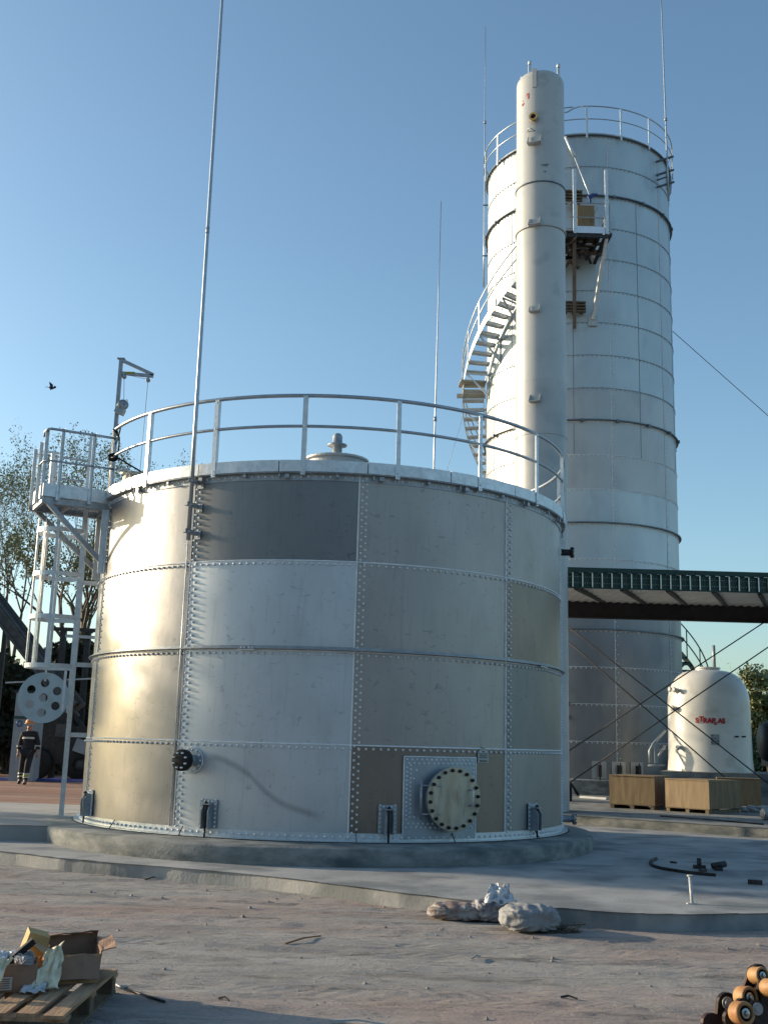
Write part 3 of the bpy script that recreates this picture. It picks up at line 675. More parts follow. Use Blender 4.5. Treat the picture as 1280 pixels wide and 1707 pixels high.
mb = MB(); b = LC-tl*.22; mb.bar(Vector((b.x, b.y, .372))+nl*.04, Vector((b.x, b.y, .372))-nl*.22, .12, .014); mb.build('base_plate', m_galv, lad)
def hoop(z, w_=.07, rr=.38, ext=0.32):
    P = []
    for i in range(25):
        b = -PI*.5+PI*i/24*1.0; P.append(LC+tl*(rr*math.sin(b))+nl*(ext+(rr+.04)*math.cos(b))+Vector((0, 0, z)))
    P = [LC+tl*-.26+Vector((0, 0, z))]+P+[LC+tl*.26+Vector((0, 0, z))]
    return P
for z in (2.66, 3.42, 4.10, 4.80):
    mb = MB(); P = hoop(z); V = []
    for p in P: V += [p-Vector((0, 0, .035)), p+Vector((0, 0, .035))]
    for i, p in enumerate(P):
        d = (p-(LC+nl*.32+Vector((0, 0, z)))).normalized(); V += [p-d*.006-Vector((0, 0, .035)), p-d*.006+Vector((0, 0, .035))]
    n = len(P); F = []
    for i in range(n-1):
        F += [(2*i, 2*i+2, 2*i+3, 2*i+1), (2*n+2*i, 2*n+2*i+1, 2*n+2*i+3, 2*n+2*i+2), (2*i+1, 2*i+3, 2*n+2*i+3, 2*n+2*i+1), (2*i, 2*n+2*i, 2*n+2*i+2, 2*i+2)]
    mb.add(V, F); mb.build('cage_hoop', m_galv, lad)
for i, b in enumerate((-80, -48, -16, 16, 48, 80)):
    b = R_(b); q = LC+tl*(.372*math.sin(b))+nl*(.32+.412*math.cos(b)); mb = MB()
    mb.bar(Vector((q.x, q.y, 2.62)), Vector((q.x, q.y, 5.0)), .046, .008, up=(tl*math.sin(b)+nl*math.cos(b))); mb.build('cage_strap', m_galv, lad)
# perforated disc (built with real holes)
dc = at(73, 1163, LC.y-.35); dn = Vector((.10, -1, 0)).normalized(); dx = Vector((1, .10, 0)).normalized(); dr = .385
def disc_with_holes():
    bm = bmesh.new(); n = 48
    holes = [(0, 0)]+[(.225*math.cos(R_(20+60*i+8)), .225*math.sin(R_(20+60*i+8))) for i in range(6)]
    def ring(cx_, cy_, r, m_): return [bm.verts.new((cx_+r*math.cos(2*PI*i/m_), cy_+r*math.sin(2*PI*i/m_), 0)) for i in range(m_)]
    loops = [ring(0, 0, dr, n)]+[ring(x, y, .066, 16) for x, y in holes]
    edges = []
    for l in loops: edges += [bm.edges.new((l[i], l[(i+1) % len(l)])) for i in range(len(l))]
    bmesh.ops.triangle_fill(bm, use_beauty=True, use_dissolve=False, edges=edges)
    # drop faces inside holes
    kill = [f for f in bm.faces if any((f.calc_center_median().xy-Vector(h)).length < .064 for h in holes)]
    bmesh.ops.delete(bm, geom=kill, context='FACES_ONLY')
    ext = bmesh.ops.extrude_face_region(bm, geom=list(bm.faces)); bmesh.ops.translate(bm, vec=(0, 0, .006), verts=[e for e in ext['geom'] if isinstance(e, bmesh.types.BMVert)])
    bmesh.ops.recalc_face_normals(bm, faces=bm.faces)
    V = [dc+dx*v.co.x+up*v.co.y+dn*v.co.z for v in bm.verts]; bm.verts.index_update(); F = [tuple(v.index for v in f.verts) for f in bm.faces]; bm.free()
    mb = MB(); mb.add(V, F); return mb
up = Vector((0, 0, 1))
disc_with_holes().build('guard_plate', mat('zinc_plate', (.50, .64, .72), (.60, .72, .78), rough=.4, metal=.35, scale=5, c3=(.48, .60, .62), scale3=6), lad)
mb = MB(); mb.bar(dc+dx*.30+up*-.2, dc+dx*.30+up*.42, .04, .02, up=dn); mb.bar(dc+up*.25-dn*.01, dc+up*.48-dn*.01, .03, .02, up=dn); mb.build('plate_hanger', m_galv, lad)

# ------------------------------------------------------------------ davit hoist
hp = Vector((-4.28, 16.62, 0)); ht = at(200, 598, 16.62).z
dav = thing('davit_hoist', 'slim steel davit crane with winch and cable beside the railed platform', 'hoist', (hp.x, hp.y, zd))
mb = MB(); mb.tube([hp+up*(zd-.1), hp+up*(zd+1.2)], .042, 12); mb.build('lower_post', mat('post_cream', (.50, .46, .34), (.58, .54, .42), rough=.5, scale=6), dav)
mb = MB(); mb.bar(hp+up*(zd+1.1), hp+up*ht, .055, .055); mb.box(hp+up*ht, (.12, .08, .015)); mb.build('mast', m_galvd, dav)
j0 = hp+up*(ht-.24); je = at(256, 627, 16.62); 
mb = MB(); mb.bar(hp+up*(ht-.02), je+up*.02, .045, .05); mb.bar(j0, je, .045, .05); mb.build('jib', m_galvd, dav)
mb = MB(); mb.bar(j0+Vector((.06, -.026, 0)), j0+Vector((.24, -.026, 0)), .004, .035); mb.build('hazard_label', m_stripe, dav)
for q in (j0+Vector((.07, 0, -.06)), je+Vector((-.08, 0, -.07))):
    mb = MB(); mb.spin([(0, -.02), (.035, -.02), (.026, 0), (.035, .02), (0, .02)], q, (0, 1, 0), 14); mb.box(q+up*.03, (.03, .06, .08)); mb.build('pulley', m_galvd, dav)
mb = MB(); wv = hp+up*(zd+1.55)+Vector((.06, -.05, 0)); mb.spin([(0, -.06), (.085, -.06), (.085, -.045), (.05, -.04), (.05, .04), (.085, .045), (.085, .06), (0, .06)], wv+Vector((.03, 0, .05)), (.5, -1, 0), 18)
mb.box(wv+Vector((0, 0, -.04)), (.14, .12, .10), Matrix.Rotation(.4, 3, 'Y')); mb.tube([wv+Vector((.06, -.05, .04)), wv+Vector((.13, -.1, .1)), wv+Vector((.13, -.16, .1))], .008, 6); mb.build('winch', m_galvd, dav)
mb = MB(); c0 = je+Vector((-.08, 0, -.1)); mb.tube([j0+Vector((.07, 0, -.08)), wv+Vector((.05, 0, .08))], .004, 5); mb.tube([c0, Vector((c0.x-.02, c0.y, 5.45))], .004, 5); mb.tube([j0+Vector((.07, 0, -.02)), je+Vector((-.08, 0, -.06))], .003, 5); mb.build('wire_rope', m_dark, dav)
# black power cable looped over the rail ends
k0 = T(R_(-60), 0, RR)
pts = [hp+up*(zd+.95)+Vector((.05, -.08, 0)), hp+up*(zd+1.25)+Vector((.10, -.1, 0)), k0+up*(zr+.02), k0+up*(zr-.08)+Vector((.04, -.03, 0)), k0+up*(zr-.02)+Vector((-.03, -.04, 0)), k0+up*(zr-.12)+Vector((.05, -.02, 0)), k0+up*(zm+.25)+Vector((.07, -.02, 0)), k0+up*(zm+.02)+Vector((.06, -.02, 0)),
       k0+up*(zm-.06)+Vector((-.02, -.05, 0)), k0+up*(zm+.0)+Vector((-.08, -.03, 0)), k0+up*(zm-.08)+Vector((.0, -.03, 0)), k0+up*(zm-.02)+Vector((.04, .02, 0)), k0+up*(zm-.12)+Vector((.25, .1, 0)), k0+up*(zm-.28)+Vector((.55, .2, 0))]
mb = MB(); mb.tube(catmull([tuple(p) for p in pts], 8), .013, 6)
for dz in (0, .02, -.02): mb.tube([k0+up*(zm-.03+dz)+Vector((.07*math.cos(q), -.03+.02*math.sin(q), .045*math.sin(q))) for q in [i*PI/8 for i in range(17)]], .012, 6)
tag(mb.build('power_cable', m_black), 'black cable looped over the left ends of the tank railing', 'cable')

# ------------------------------------------------------------------ tall silo tower
WC = (6.654, 36.14); WR = 3.19; WZ = .75; WP = 1.10; NR = 19; wt_ = WZ+NR*WP
def W(a, z, r=WR): return Vector((WC[0]+r*math.sin(a), WC[1]-r*math.cos(a), z))
tow = thing('silo_tower', 'very tall slim bolted steel silo with roof railing and spiral stair', 'silo', (WC[0], WC[1], WZ))
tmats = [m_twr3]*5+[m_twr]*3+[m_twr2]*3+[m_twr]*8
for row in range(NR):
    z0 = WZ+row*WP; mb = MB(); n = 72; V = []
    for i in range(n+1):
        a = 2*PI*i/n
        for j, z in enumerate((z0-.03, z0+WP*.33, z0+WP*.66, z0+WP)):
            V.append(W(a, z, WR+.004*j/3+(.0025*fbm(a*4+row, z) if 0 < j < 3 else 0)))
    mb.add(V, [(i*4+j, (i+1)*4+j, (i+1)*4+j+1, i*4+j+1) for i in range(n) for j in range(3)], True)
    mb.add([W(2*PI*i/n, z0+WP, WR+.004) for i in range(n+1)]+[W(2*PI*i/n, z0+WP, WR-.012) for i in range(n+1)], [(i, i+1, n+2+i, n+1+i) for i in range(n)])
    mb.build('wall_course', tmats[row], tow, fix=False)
for row in range(NR+1):
    z = WZ+row*WP-.04; mb = MB(); nb = 132; mb.lathe([(WR, z+.045), (WR+.02, z+.045), (WR+.02, z+.03), (WR, z+.03)], WC, n=96); mt = None
    mt = m_tbead if row < 11 else mat('tower_bolt', (.34, .42, .50), (.44, .52, .58), rough=.5, metal=.4, scale=8)
    for i in range(nb): a = 2*PI*i/nb; mb.bolt(W(a, z, WR+.004), TN(a), .022, .024)
    mb.build('horizontal_bolt_row', mt, tow, fix=False)
for k in range(9):
    a = R_(7.7+40*k); mb = MB(); nb = 150
    for i in range(nb):
        z = WZ+(wt_-WZ)*(i+.5)/nb
        for q in ((.03,) if i % 2 else (.09,)): mb.bolt(W(a+q/WR, z, WR+.004), TN(a), .020, .022)
    mb.bar(W(a, WZ, WR+.006), W(a, wt_, WR+.006), .016, .012, up=TN(a))
    mb.build('vertical_seam', m_tbead, tow, fix=False)
    a = R_(26.5+40*k); mb = MB(); mb.bar(W(a, WZ+9*WP, WR+.004), W(a, WZ+17*WP, WR+.004), .014, .010, up=TN(a)); mb.build('vertical_seam', m_twr3, tow)
for row in (4, 7, 10, 17, 19):
    z = WZ+row*WP+.01; mb = MB(); e = .10 if row < 19 else .09
    mb.lathe([(WR+.012, z), (WR+e, z), (WR+e, z+.035), (WR+e-.012, z+.035), (WR+e-.012, z+.012), (WR+.012, z+.012)], WC, n=120, closed=True, smooth=False)
    mb.build('wind_girder', m_grd, tow)
mb = MB(); mb.lathe([(WR+.03, wt_), (WR+.03, wt_+.12), (WR-.1, wt_+.14), (0, wt_+.7)], WC, n=60, smooth=False); mb.build('roof', m_twr2, tow)
mb = MB()
for i in range(18): a = R_(11+20*i); mb.box(W(a, WZ+10*WP+.0, WR+.10), (.10, .09, .09), Matrix.Rotation(a, 3, 'Z')); mb.box(W(a, WZ+17*WP, WR+.10), (.08, .06, .09), Matrix.Rotation(a, 3, 'Z'))
mb.build('girder_splice', m_grd, tow)
# base plates
mb = MB()
for deg in (-2, 8.5, 19): mb.box(W(R_(deg), WZ+.28, WR+.015), (.42, .02, .5), Matrix.Rotation(R_(deg), 3, 'Z'))
bp_ = mb.build('base_patch', m_twr2, tow)
mb = MB()
for deg in (-2, 8.5, 19): mb.box(W(R_(deg), WZ+.26, WR+.09), (.10, .16, .34), Matrix.Rotation(R_(deg), 3, 'Z')); mb.tube([W(R_(deg), WZ-.1, WR+.15), W(R_(deg), WZ+.5, WR+.15)], .02, 6)
mb.build('anchor_lug', m_dark, tow)
mb = MB()
for z in (2.55, 2.95): 
    q = W(R_(-18), z, WR); mb.tube([q, q+TN(R_(-18))*.18], .04, 10); mb.cyl(q+TN(R_(-18))*.16, q+TN(R_(-18))*.2, .07, 12)
mb.build('sample_valve', m_dark, tow)
# tower rail
mb = MB(); wr = WR+.16; ZT = wt_+1.02
def warc(r, z, a0, a1, n): return [W(R_(a0+(a1-a0)*i/n), z, r) for i in range(n+1)]
mb.tube(warc(wr, ZT, -8, 348, 120), .022, 8); mb.tube([W(R_(-8), ZT, wr), W(R_(-12), ZT-.06, wr), W(R_(-15), ZT-.16, wr), W(R_(-22), ZT-.2, wr)], .022, 8); mb.build('top_rail', m_rail, tow)
mb = MB(); mb.tube(warc(wr, wt_+.55, -20, 340, 120), .018, 8); mb.build('mid_rail', m_rail, tow)
for k in range(18):
    a = R_(-4.5+20*k); mb = MB(); q = W(a, wt_-.15, wr+.02); mb.bar(q, Vector((q.x, q.y, ZT)), .065, .012, up=TN(a)); mb.bar(q+Vector((math.cos(a), math.sin(a), 0))*.03-TN(a)*.02, Vector((q.x, q.y, ZT))+Vector((math.cos(a), math.sin(a), 0))*.03-TN(a)*.02, .01, .05, up=TN(a)); mb.build('rail_post', m_galv, tow)
# lifting arms near the right-hand rod
for z in (-.25, -.75, -1.2):
    mb = MB(); a = R_(48); q = W(a, wt_+z, WR); mb.bar(q-Vector((.15, 0, .05)), q+TN(a)*.45+Vector((.15, 0, .05)), .07, .05); mb.build('rod_arm', m_grd, tow)
mb = MB(); mb.lathe([(WR+.02, wt_-.9), (WR+.10, wt_-.75), (WR+.14, wt_-.35), (WR+.10, wt_-.02), (WR+.02, wt_-.02)], WC, R_(66), R_(74), 4, closed=True, smooth=False); mb.build('rim_bracket', m_grd, tow)
# helical stair
def hz_(a): return .95+(a-R_(42))*3.22
AE = R_(333)
stair = thing('spiral_stair', 'spiral stair with handrail winding around the tall silo', 'stair', W(R_(42), .9, WR+.5))
ri, ro = WR+.10, WR+.84
N = 66; a_ = R_(42)
for i in range(N):
    a = a_+(AE-a_)*(i+.5)/N; z = hz_(a)
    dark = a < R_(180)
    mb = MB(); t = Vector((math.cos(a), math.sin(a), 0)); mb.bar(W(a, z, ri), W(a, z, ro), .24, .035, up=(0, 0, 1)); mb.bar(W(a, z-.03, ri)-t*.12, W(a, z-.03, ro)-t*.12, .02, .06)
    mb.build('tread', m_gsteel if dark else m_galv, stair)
for nm, r in (('outer_stringer', ro), ('inner_stringer', ri)):
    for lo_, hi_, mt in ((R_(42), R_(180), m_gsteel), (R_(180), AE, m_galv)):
        mb = MB(); n = 60; V = []
        for i in range(n+1):
            a = lo_+(hi_-lo_)*i/n; z = hz_(a)
            V += [W(a, z-.14, r-.006), W(a, z+.12, r-.006), W(a, z+.12, r+.006), W(a, z-.14, r+.006)]
        mb.add(V, [(4*i+k, 4*i+4+k, 4*i+4+(k+1) % 4, 4*i+(k+1) % 4) for i in range(n) for k in range(4)]); mb.build(nm, mt, stair)
for nm, dz in (('hand_rail', 1.05), ('mid_rail', .58)):
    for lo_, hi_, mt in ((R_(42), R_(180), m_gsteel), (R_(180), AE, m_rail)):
        mb = MB(); mb.tube([W(lo_+(hi_-lo_)*i/60, hz_(lo_+(hi_-lo_)*i/60)+dz, ro+.02) for i in range(61)], .022, 6); mb.build(nm, mt, stair)
for i in range(24):
    a = R_(46)+(AE-R_(46))*i/23; z = hz_(a); mb = MB(); mb.bar(W(a, z-.1, ro+.02), W(a, z+1.05, ro+.02), .045, .02, up=TN(a)); mb.build('rail_post', m_gsteel if a < R_(180) else m_galv, stair)
for i in range(17):
    a = R_(58)+(AE-R_(62))*i/16; z = hz_(a); mb = MB()
    mb.bar(W(a, z-.10, WR), W(a, z-.10, ro), .05, .05); mb.bar(W(a, z-.85, WR+.03), W(a, z-.12, ro-.05), .05, .05); mb.bar(W(a, z-.95, WR+.03), W(a, z-.05, WR+.03), .07, .04, up=TN(a))
    mb.build('support_bracket', m_gsteel if a < R_(180) else m_galv, stair)
a = R_(274); z = hz_(a)-.10; mb = MB()
for i in range(4): mb.bar(W(a-.10+.05*i, z, ri), W(a-.10+.05*i, z, ro+.15), .14, .05)
mb.bar(W(a-.14, z-.30, ri-.05), W(a-.14, z-.30, ro+.2), .05, .16); mb.build('plank_landing', mat('pale_planks', (.42, .40, .32), (.58, .56, .47), rough=.7, scale=6, stretch=(4, 4, 1)), stair)
# upper work platform
zp = 17.48; pf = thing('work_platform', 'high scaffold-like work platform with bracket struts on the front of the tall silo', 'platform', (6.2, 32.2, zp))
c00 = at(938, 384, 31.45); xl, xr = 4.75, at(1018, 390, 31.45).x; yf, yb = 31.45, 33.05
mb = MB(); mb.box(((xl+xr-.25)/2, (yf+yb)/2, zp-.02), (xr-.25-xl, yb-yf, .03)); mb.build('deck', m_oldw, pf)
mb = MB(); mb.bar((at(955, 384, yf).x, yf, zp+.03), (xr-.2, yf, zp+.03), .02, .22, up=(0, 0, 1)); mb.bar((xr-.2, yf, zp+.03), (xr+.05, yb, zp+.03), .02, .2); mb.build('toe_board', mat('toe_sky_sheen', (.85, .95, 1.1), (.95, 1.0, 1.1), rough=.45, metal=.3, scale=5), pf)  # sky reflection put into the toe board's blue-white colour
mb = MB()
for i in range(7): x = xl+(xr-xl)*i/6; mb.bar((x, yf, zp-.10), (x-.05, yb+.2, zp-.10), .06, .10)
for i in range(4): y = yf+(yb-yf)*i/3; mb.bar((xl, y, zp-.18), (xr-.05, y, zp-.18), .06, .10)
mb.build('floor_joist', m_dark, pf)
mb = MB(); rj = random.Random(3)
for i in range(46):
    p = Vector((rj.uniform(xl, xr-.5), rj.uniform(yf+.1, yb), zp-.25-rj.random()*.25)); d = Vector((rj.uniform(-1, 1), rj.uniform(-.4, .4), rj.uniform(-.35, .35))).normalized()*rj.uniform(.1, .5); mb.bar(p, p+d, rj.uniform(.03, .07))
mb.build('clamps_and_pipes', mat('scaffold_mix', (.04, .03, .03), (.22, .17, .15), rough=.6, scale=5, lo=.45, hi=.6), pf)
for x, y, h in ((at(957, 300, yf).x, yf, 0), (at(1010, 300, yf).x, yf, 0)):
    mb = MB(); zt_ = at(957, 282, yf).z; mb.bar((x, y, zp-.1), (x, y, zt_), .10, .06); mb.build('tall_post', m_galv, pf)
mb = MB(); z1 = at(980, 338, yf).z; z2 = at(980, 362, yf).z
for z in (z1, z2): mb.tube([(xl, yf, z), (xr-.1, yf, z-.02), (xr-.02, yf+.1, z-.02), (xr+.05, yb, z-.02)], .02, 6)
mb.build('rail', m_galvd, pf)
mb = MB()
for x, y in ((xr-.06, yf+.02), (xr+.02, yf+.9)): mb.bar((x, y, zp), (x, y, z1), .08, .05)
mb.bar((xr-.75, yf+.3, zp+.1), (xr-.35, yf+.3, z1), .05); mb.bar((xr-.75, yf+.3, z1), (xr-.6, yf+.3, zp+.4), .05); mb.build('rail_post', m_galvd, pf)
mb = MB(); e = at(988, 532, 32.85); mb.bar((xr-.10, yf+.2, zp-.1), e, .10, .08); mb.build('strut', m_galv, pf)
mb = MB(); mb.box(e+Vector((0, .06, -.02)), (.28, .08, .38)); mb.build('strut_plate', m_twr2, pf)
mb = MB(); q = at(957, 395, 31.6); mb.bar((q.x, 31.6, zp), at(957, 548, 32.9), .11, .08); mb.build('strut', m_brown, pf)
mb = MB(); mb.bar((at(965, 395, 31.8).x, 31.8, zp-.1), at(985, 440, 33), .06); mb.bar((xr-.15, yf+.1, zp-.1), at(990, 440, 33), .09); mb.build('strut', m_dark, pf)
# plywood sheet, pallets
mb = MB(); p = at(976, 358, yf+.12); mb.box((p.x, yf+.12, p.z-.03), (.54, .03, .68)); tag(mb.build('plywood_sheet', m_ply), 'yellowish plywood sheet leaning on the rail of the high work platform', 'board')
def slats(name, label, u0, v0, u1, v1, Y, n, mt, legs=3):
    mb = MB(); a = at(u0, v0, Y); b = at(u1, v1, Y)
    for i in range(n):
        z = a.z+(b.z-a.z)*(i+.5)/n; mb.box(((a.x+b.x)/2, Y, z), (b.x-a.x, .12, abs(a.z-b.z)/n*.45))
    for i in range(legs): x = a.x+(b.x-a.x)*(i+.5)/legs; mb.box((x, Y+.1, (a.z+b.z)/2), (.10, .09, abs(a.z-b.z)))
    return tag(mb.build(name, mt), label, 'pallet')
slats('wooden_pallet', 'dark wooden pallet lodged against the silo below the high work platform', 936, 501, 976, 522, 32.75, 4, m_oldw)
slats('wooden_pallet', 'stacked dark boards on the high work platform behind the plywood', 938, 316, 970, 338, 32.6, 4, m_oldw)
mb = MB(); mb.tube([at(942, 228, 32.7), at(957, 262, 32.6)], .05, 8); mb.tube([at(957, 262, 32.6), at(984, 330, 31.6)], .018, 6); o = mb.build('hoist_line', m_galv); tag(o, 'hoisting line slanting from the silo rim down to the work platform', 'cable')
mb = MB(); q = at(985, 327, 31.58); mb.box(q, (.22, .08, .10), Matrix.Rotation(-.4, 3, 'Y')); mb.box(q+Vector((.1, 0, .06)), (.2, .05, .05)); mb.box(q+Vector((-.03, 0, -.12)), (.06, .06, .2)); tag(mb.build('rope_clamp', m_bluec), 'blue clamp at the lower end of the hoisting line', 'clamp')
# silo pedestal
mb = MB(); mb.lathe([(WR+.35, .2), (WR+.35, WZ-.03), (WR+.32, WZ-.005), (2.8, WZ-.005)], WC, n=24, smooth=False); tag(mb.build('silo_plinth', m_concd), kind='structure')
# far rods
q0 = W(R_(-99), 19.5, WR+.14); q1 = at(809, 45, q0.y)
def cl(p, q): return lambda t_: MB().bar(p, q, .04).build('rod_bracket', m_grd, t_)
rod('lightning_rod', 'thin lightning rod rising from the left edge of the tall silo', (q0.x, q0.y, 17.8), q1, .030, .012, ((.62, .05),), [cl(W(R_(-99), 19.0), (q0.x-.06, q0.y, 19.0)), cl(W(R_(-99), 21.0), (q0.x-.05, q0.y, 21.0))])
q0 = W(R_(47.5), 20.0, WR+.40); q1 = at(1100, -40, q0.y)
rod('lightning_rod', 'thin lightning rod rising from the right side of the tall silo', (q0.x, q0.y, 19.8), q1, .032, .018, ((.35, .05),), [cl(W(R_(47.5), 20.7), (q0.x, q0.y, 20.7))])
mb = MB(); a = W(R_(80), 15.9, WR); mb.tube([a, at(1400, 800, 36)], .012, 5); tag(mb.build('guy_wire', m_dark), 'thin guy wire sloping down to the right from the tall silo', 'wire')
mb = MB(); mb.tube([at(783, 655, 36), at(740, 800, 34)], .008, 4); tag(mb.build('guy_wire', m_galvd), 'faint thin wire below the spiral stair left of the silo', 'wire')

# ------------------------------------------------------------------ scrubber column
KX, KY = at(901, 500, 24.0).x, 24.0; KR = .575
kc = (KX, KY); ktop = at(901, 128, KY).z
clm = thing('scrubber_column', 'tall slender off-white cylinder column between the two tanks', 'column', (KX, KY, .32))
def K(a, z, r=KR): return Vector((KX+r*math.sin(a), KY-r*math.cos(a), z))
zj = [.32, at(901, 722, KY-KR).z, at(901, 630, KY-KR).z, at(901, 375, KY-KR).z, at(901, 302, KY-KR).z, ktop-.30]
kms = [m_frp2, m_frp2, m_frp, m_frp, m_frp]
for i in range(5):
    mb = MB(); r0 = KR+(.010 if i % 2 else 0); mb.lathe([(r0-.02, zj[i]), (r0, zj[i]+.004), (r0, zj[i+1]), (r0-.02, zj[i+1]+.004)], kc, n=72); smooth_auto(mb.build('shell_section', kms[i], clm))
mb = MB(); prof = [(KR, ktop-.30)]+[(KR-.12+.12*math.cos(b), ktop-.30+.16*math.sin(b)) for b in [PI/2*i/6 for i in range(1, 7)]]+[(.35, ktop-.10), (.2, ktop-.06), (0, ktop-.04)]
mb.lathe(prof, kc, n=60); mb.build('dome_top', m_frp, clm)
for z in (zj[4], zj[3]):
    mb = MB(); mb.lathe([(KR+.008, z-.015), (KR+.028, z-.015), (KR+.028, z+.015), (KR+.008, z+.015)], kc, n=60, closed=True); mb.build('band', m_grd if z == zj[4] else m_frp2, clm)
for deg, dz in ((-120, 0), (-40, .02), (60, .05)):
    mb = MB(); a = R_(deg); mb.bar(K(a, ktop-.20, KR-.10), K(a, ktop+.10+dz, KR-.10), .07, .05); mb.cyl(K(a, ktop+.05+dz, KR-.10), K(a, ktop+.14+dz, KR-.10), .045, 10); mb.build('lifting_lug', m_galv, clm)
mb = MB(); q = at(885, 205, KY-.55); a = R_(-22); mb.bar(K(a, ktop-.65, KR), K(a, ktop-.15, KR), .10, .05, up=TN(a)); mb.build('top_bracket', m_frp, clm)
a = R_(-22); z = at(887, 197, KY-KR).z; q = K(a, z, KR-.01); mb = MB(); mb.spin([(.06, 0), (.06, .10), (.105, .10), (.105, .15), (.062, .15), (.062, .02), (0, .02)], q, TN(a), 24); nz2 = smooth_auto(mb.build('side_nozzle', m_ylw, clm))
mb = MB(); mb.spin([(0, .125), (.062, .125)], q, TN(a), 20); mb.build('nozzle_bore', m_black, nz2)
for v, s_ in ((238, 1.3), (374, 1.1), (518, 1), (668, 1)):
    z = at(885, v, KY-KR).z; a = R_(-22); mb = MB(); q = K(a, z, KR); n_ = TN(a); t = Vector((math.cos(a), math.sin(a), 0))
    mb.box(q+n_*.07-up*.02, (.24*s_, .15, .014), Matrix.Rotation(a, 3, 'Z'))
    for sgn in (-1, 1):
        Pp = [q+t*sgn*.12*s_-up*.02, q+t*sgn*.12*s_+n_*.15-up*.02, q+t*sgn*.12*s_+n_*.02+up*.16*s_, q+t*sgn*.12*s_+up*.16*s_]; Q = [p+t*.012 for p in Pp]
        mb.add(Pp+Q, [(0, 1, 2, 3), (7, 6, 5, 4)]+[(i, (i+1) % 4, (i+1) % 4+4, i+4) for i in range(4)])
    mb.build('support_lug', m_frp, clm)
mb = MB(); z = at(885, 215, KY-KR).z; mb.tube([K(R_(-40), z, KR+.01), K(R_(-34), z+.03, KR+.08), K(R_(-26), z, KR+.08), K(R_(-22), z-.02, KR+.01)], .012, 6); mb.build('grab_handle', m_galvd, clm)
mb = MB(); z = at(901, 275, KY-KR).z
for dx_, dz, s_ in ((4, 0, .05), (8, .02, .03), (-6, 0, .02), (-2, 0, .02), (2, -.17, .03)): mb.box(K(R_(dx_), z+dz, KR+.012), (s_*1.6, .004, s_), Matrix.Rotation(R_(dx_), 3, 'Z'))
mb.build('stencil_mark', mat('faded_ink', (.22, .25, .28), rough=.7), clm)
mb = MB(); z = at(878, 158, KY-KR).z; a = R_(-46); t = Vector((math.cos(a), math.sin(a), 0))
tri = [(-.10, -.13), (-.05, -.13), (.05, .10), (.10, .14), (.10, .02), (.02, .02), (.02, -.03), (-.02, -.03)]
P = [K(a+x/KR, z+y, KR+.006) for x, y in ((-.11, -.03), (.06, .12), (.10, .12), (.10, -.03))]; P2 = [K(a+x/KR, z+y, KR+.006) for x, y in ((-.11, -.15), (-.07, -.15), (-.03, -.08), (-.11, -.08))]
mb.add(P, [(0, 3, 2, 1)]); mb.add(P2, [(0, 1, 2, 3)]); mb.build('red_mark', m_red, clm)

# ------------------------------------------------------------------ green canopy
YF, YB = 25.6, 29.2
can = thing('steel_canopy', 'open steel canopy with dark green corrugated fascia right of the wide tank', 'canopy', (9, 27.5, .32))
zf1 = at(1000, 948, YF).z; zf0 = at(1000, 980, YF).z; xl = at(932, 960, YF).x-.15; xr = 17.0
mb = MB(); mb.box(((xl+xr)/2, YF-.02, zf1-.05), (xr-xl, .06, .10)); mb.box(((xl+xr)/2, YF+.15, zf1+.005), (xr-xl, .4, .012)); mb.build('ridge_flashing', m_green, can)
sp = .232; n = int((xr-xl)/sp)
mb = MB()
for i in range(n):
    x = xl+sp*i; mb.add([(x, YF, zf0), (x+sp*.62, YF, zf0), (x+sp*.68, YF+.04, zf0), (x+sp*.94, YF+.04, zf0), (x+sp, YF, zf0), (x, YF, zf1-.1), (x+sp*.62, YF, zf1-.1), (x+sp*.68, YF+.04, zf1-.1), (x+sp*.94, YF+.04, zf1-.1), (x+sp, YF, zf1-.1)], [(k, k+1, k+6, k+5) for k in range(4)])
mb.build('fascia_sheet', m_green, can, fix=False)
for i in range(n): mb = MB(); mb.box((xl+sp*i, YF-.018, (zf0+zf1-.1)/2), (.024, .030, zf1-.1-zf0-.02)); mb.build('fascia_rib', m_ribw, can)
mb = MB()
for i in range(n):
    for q in (.25, .5, .75):
        for zz in (.3, .7): mb.bolt((xl+sp*(i+q), YF-.002, zf0+(zf1-.1-zf0)*zz), (0, -1, 0), .008, .008)
mb.build('fascia_screw', m_bolt, can)
mb = MB(); mb.box(((xl+xr)/2, YF-.006, zf0-.01), (xr-xl, .02, .025)); mb.build('fascia_trim', m_green, can)
zb1 = at(1000, 1004, YB).z+.02; zb0 = at(1000, 1031, YB).z
mb = MB(); m_ = int((xr-xl)/.11)
V = []
for i in range(m_+1):
    x = xl+.11*i; dz = .018*(i % 2); V += [(x, YF+.06, zf0+.06+dz), (x, YB+.09, zb1-.03+dz)]
mb.add(V, [(2*i, 2*i+2, 2*i+3, 2*i+1) for i in range(m_)])
V2 = [(v[0], v[1], v[2]+.03) for v in V]; mb.add(V2, [(2*i, 2*i+1, 2*i+3, 2*i+2) for i in range(m_)]); mb.build('roof_sheet', m_sheet, can, fix=False)
for i in range(11):
    x = xl+.55+1.09*i; mb = MB(); mb.bar((x, YF+.08, zf0+.0), (x+1.42, YB, zb1-.02), .09, .09); mb.build('rafter', m_purl, can)
mb = MB(); mb.box(((xl+xr)/2, YB, (zb0+zb1)/2), (xr-xl, .02, zb1-zb0)); mb.box(((xl+xr)/2, YB, zb0+.012), (xr-xl, .2, .024)); mb.box(((xl+xr)/2, YB, zb1-.012), (xr-xl, .2, .024)); mb.build('main_beam', mat('beam_maroon', (.026, .020, .024), (.045, .036, .040), rough=.55, scale=4), can)
px = at(937, 1200, YB).x
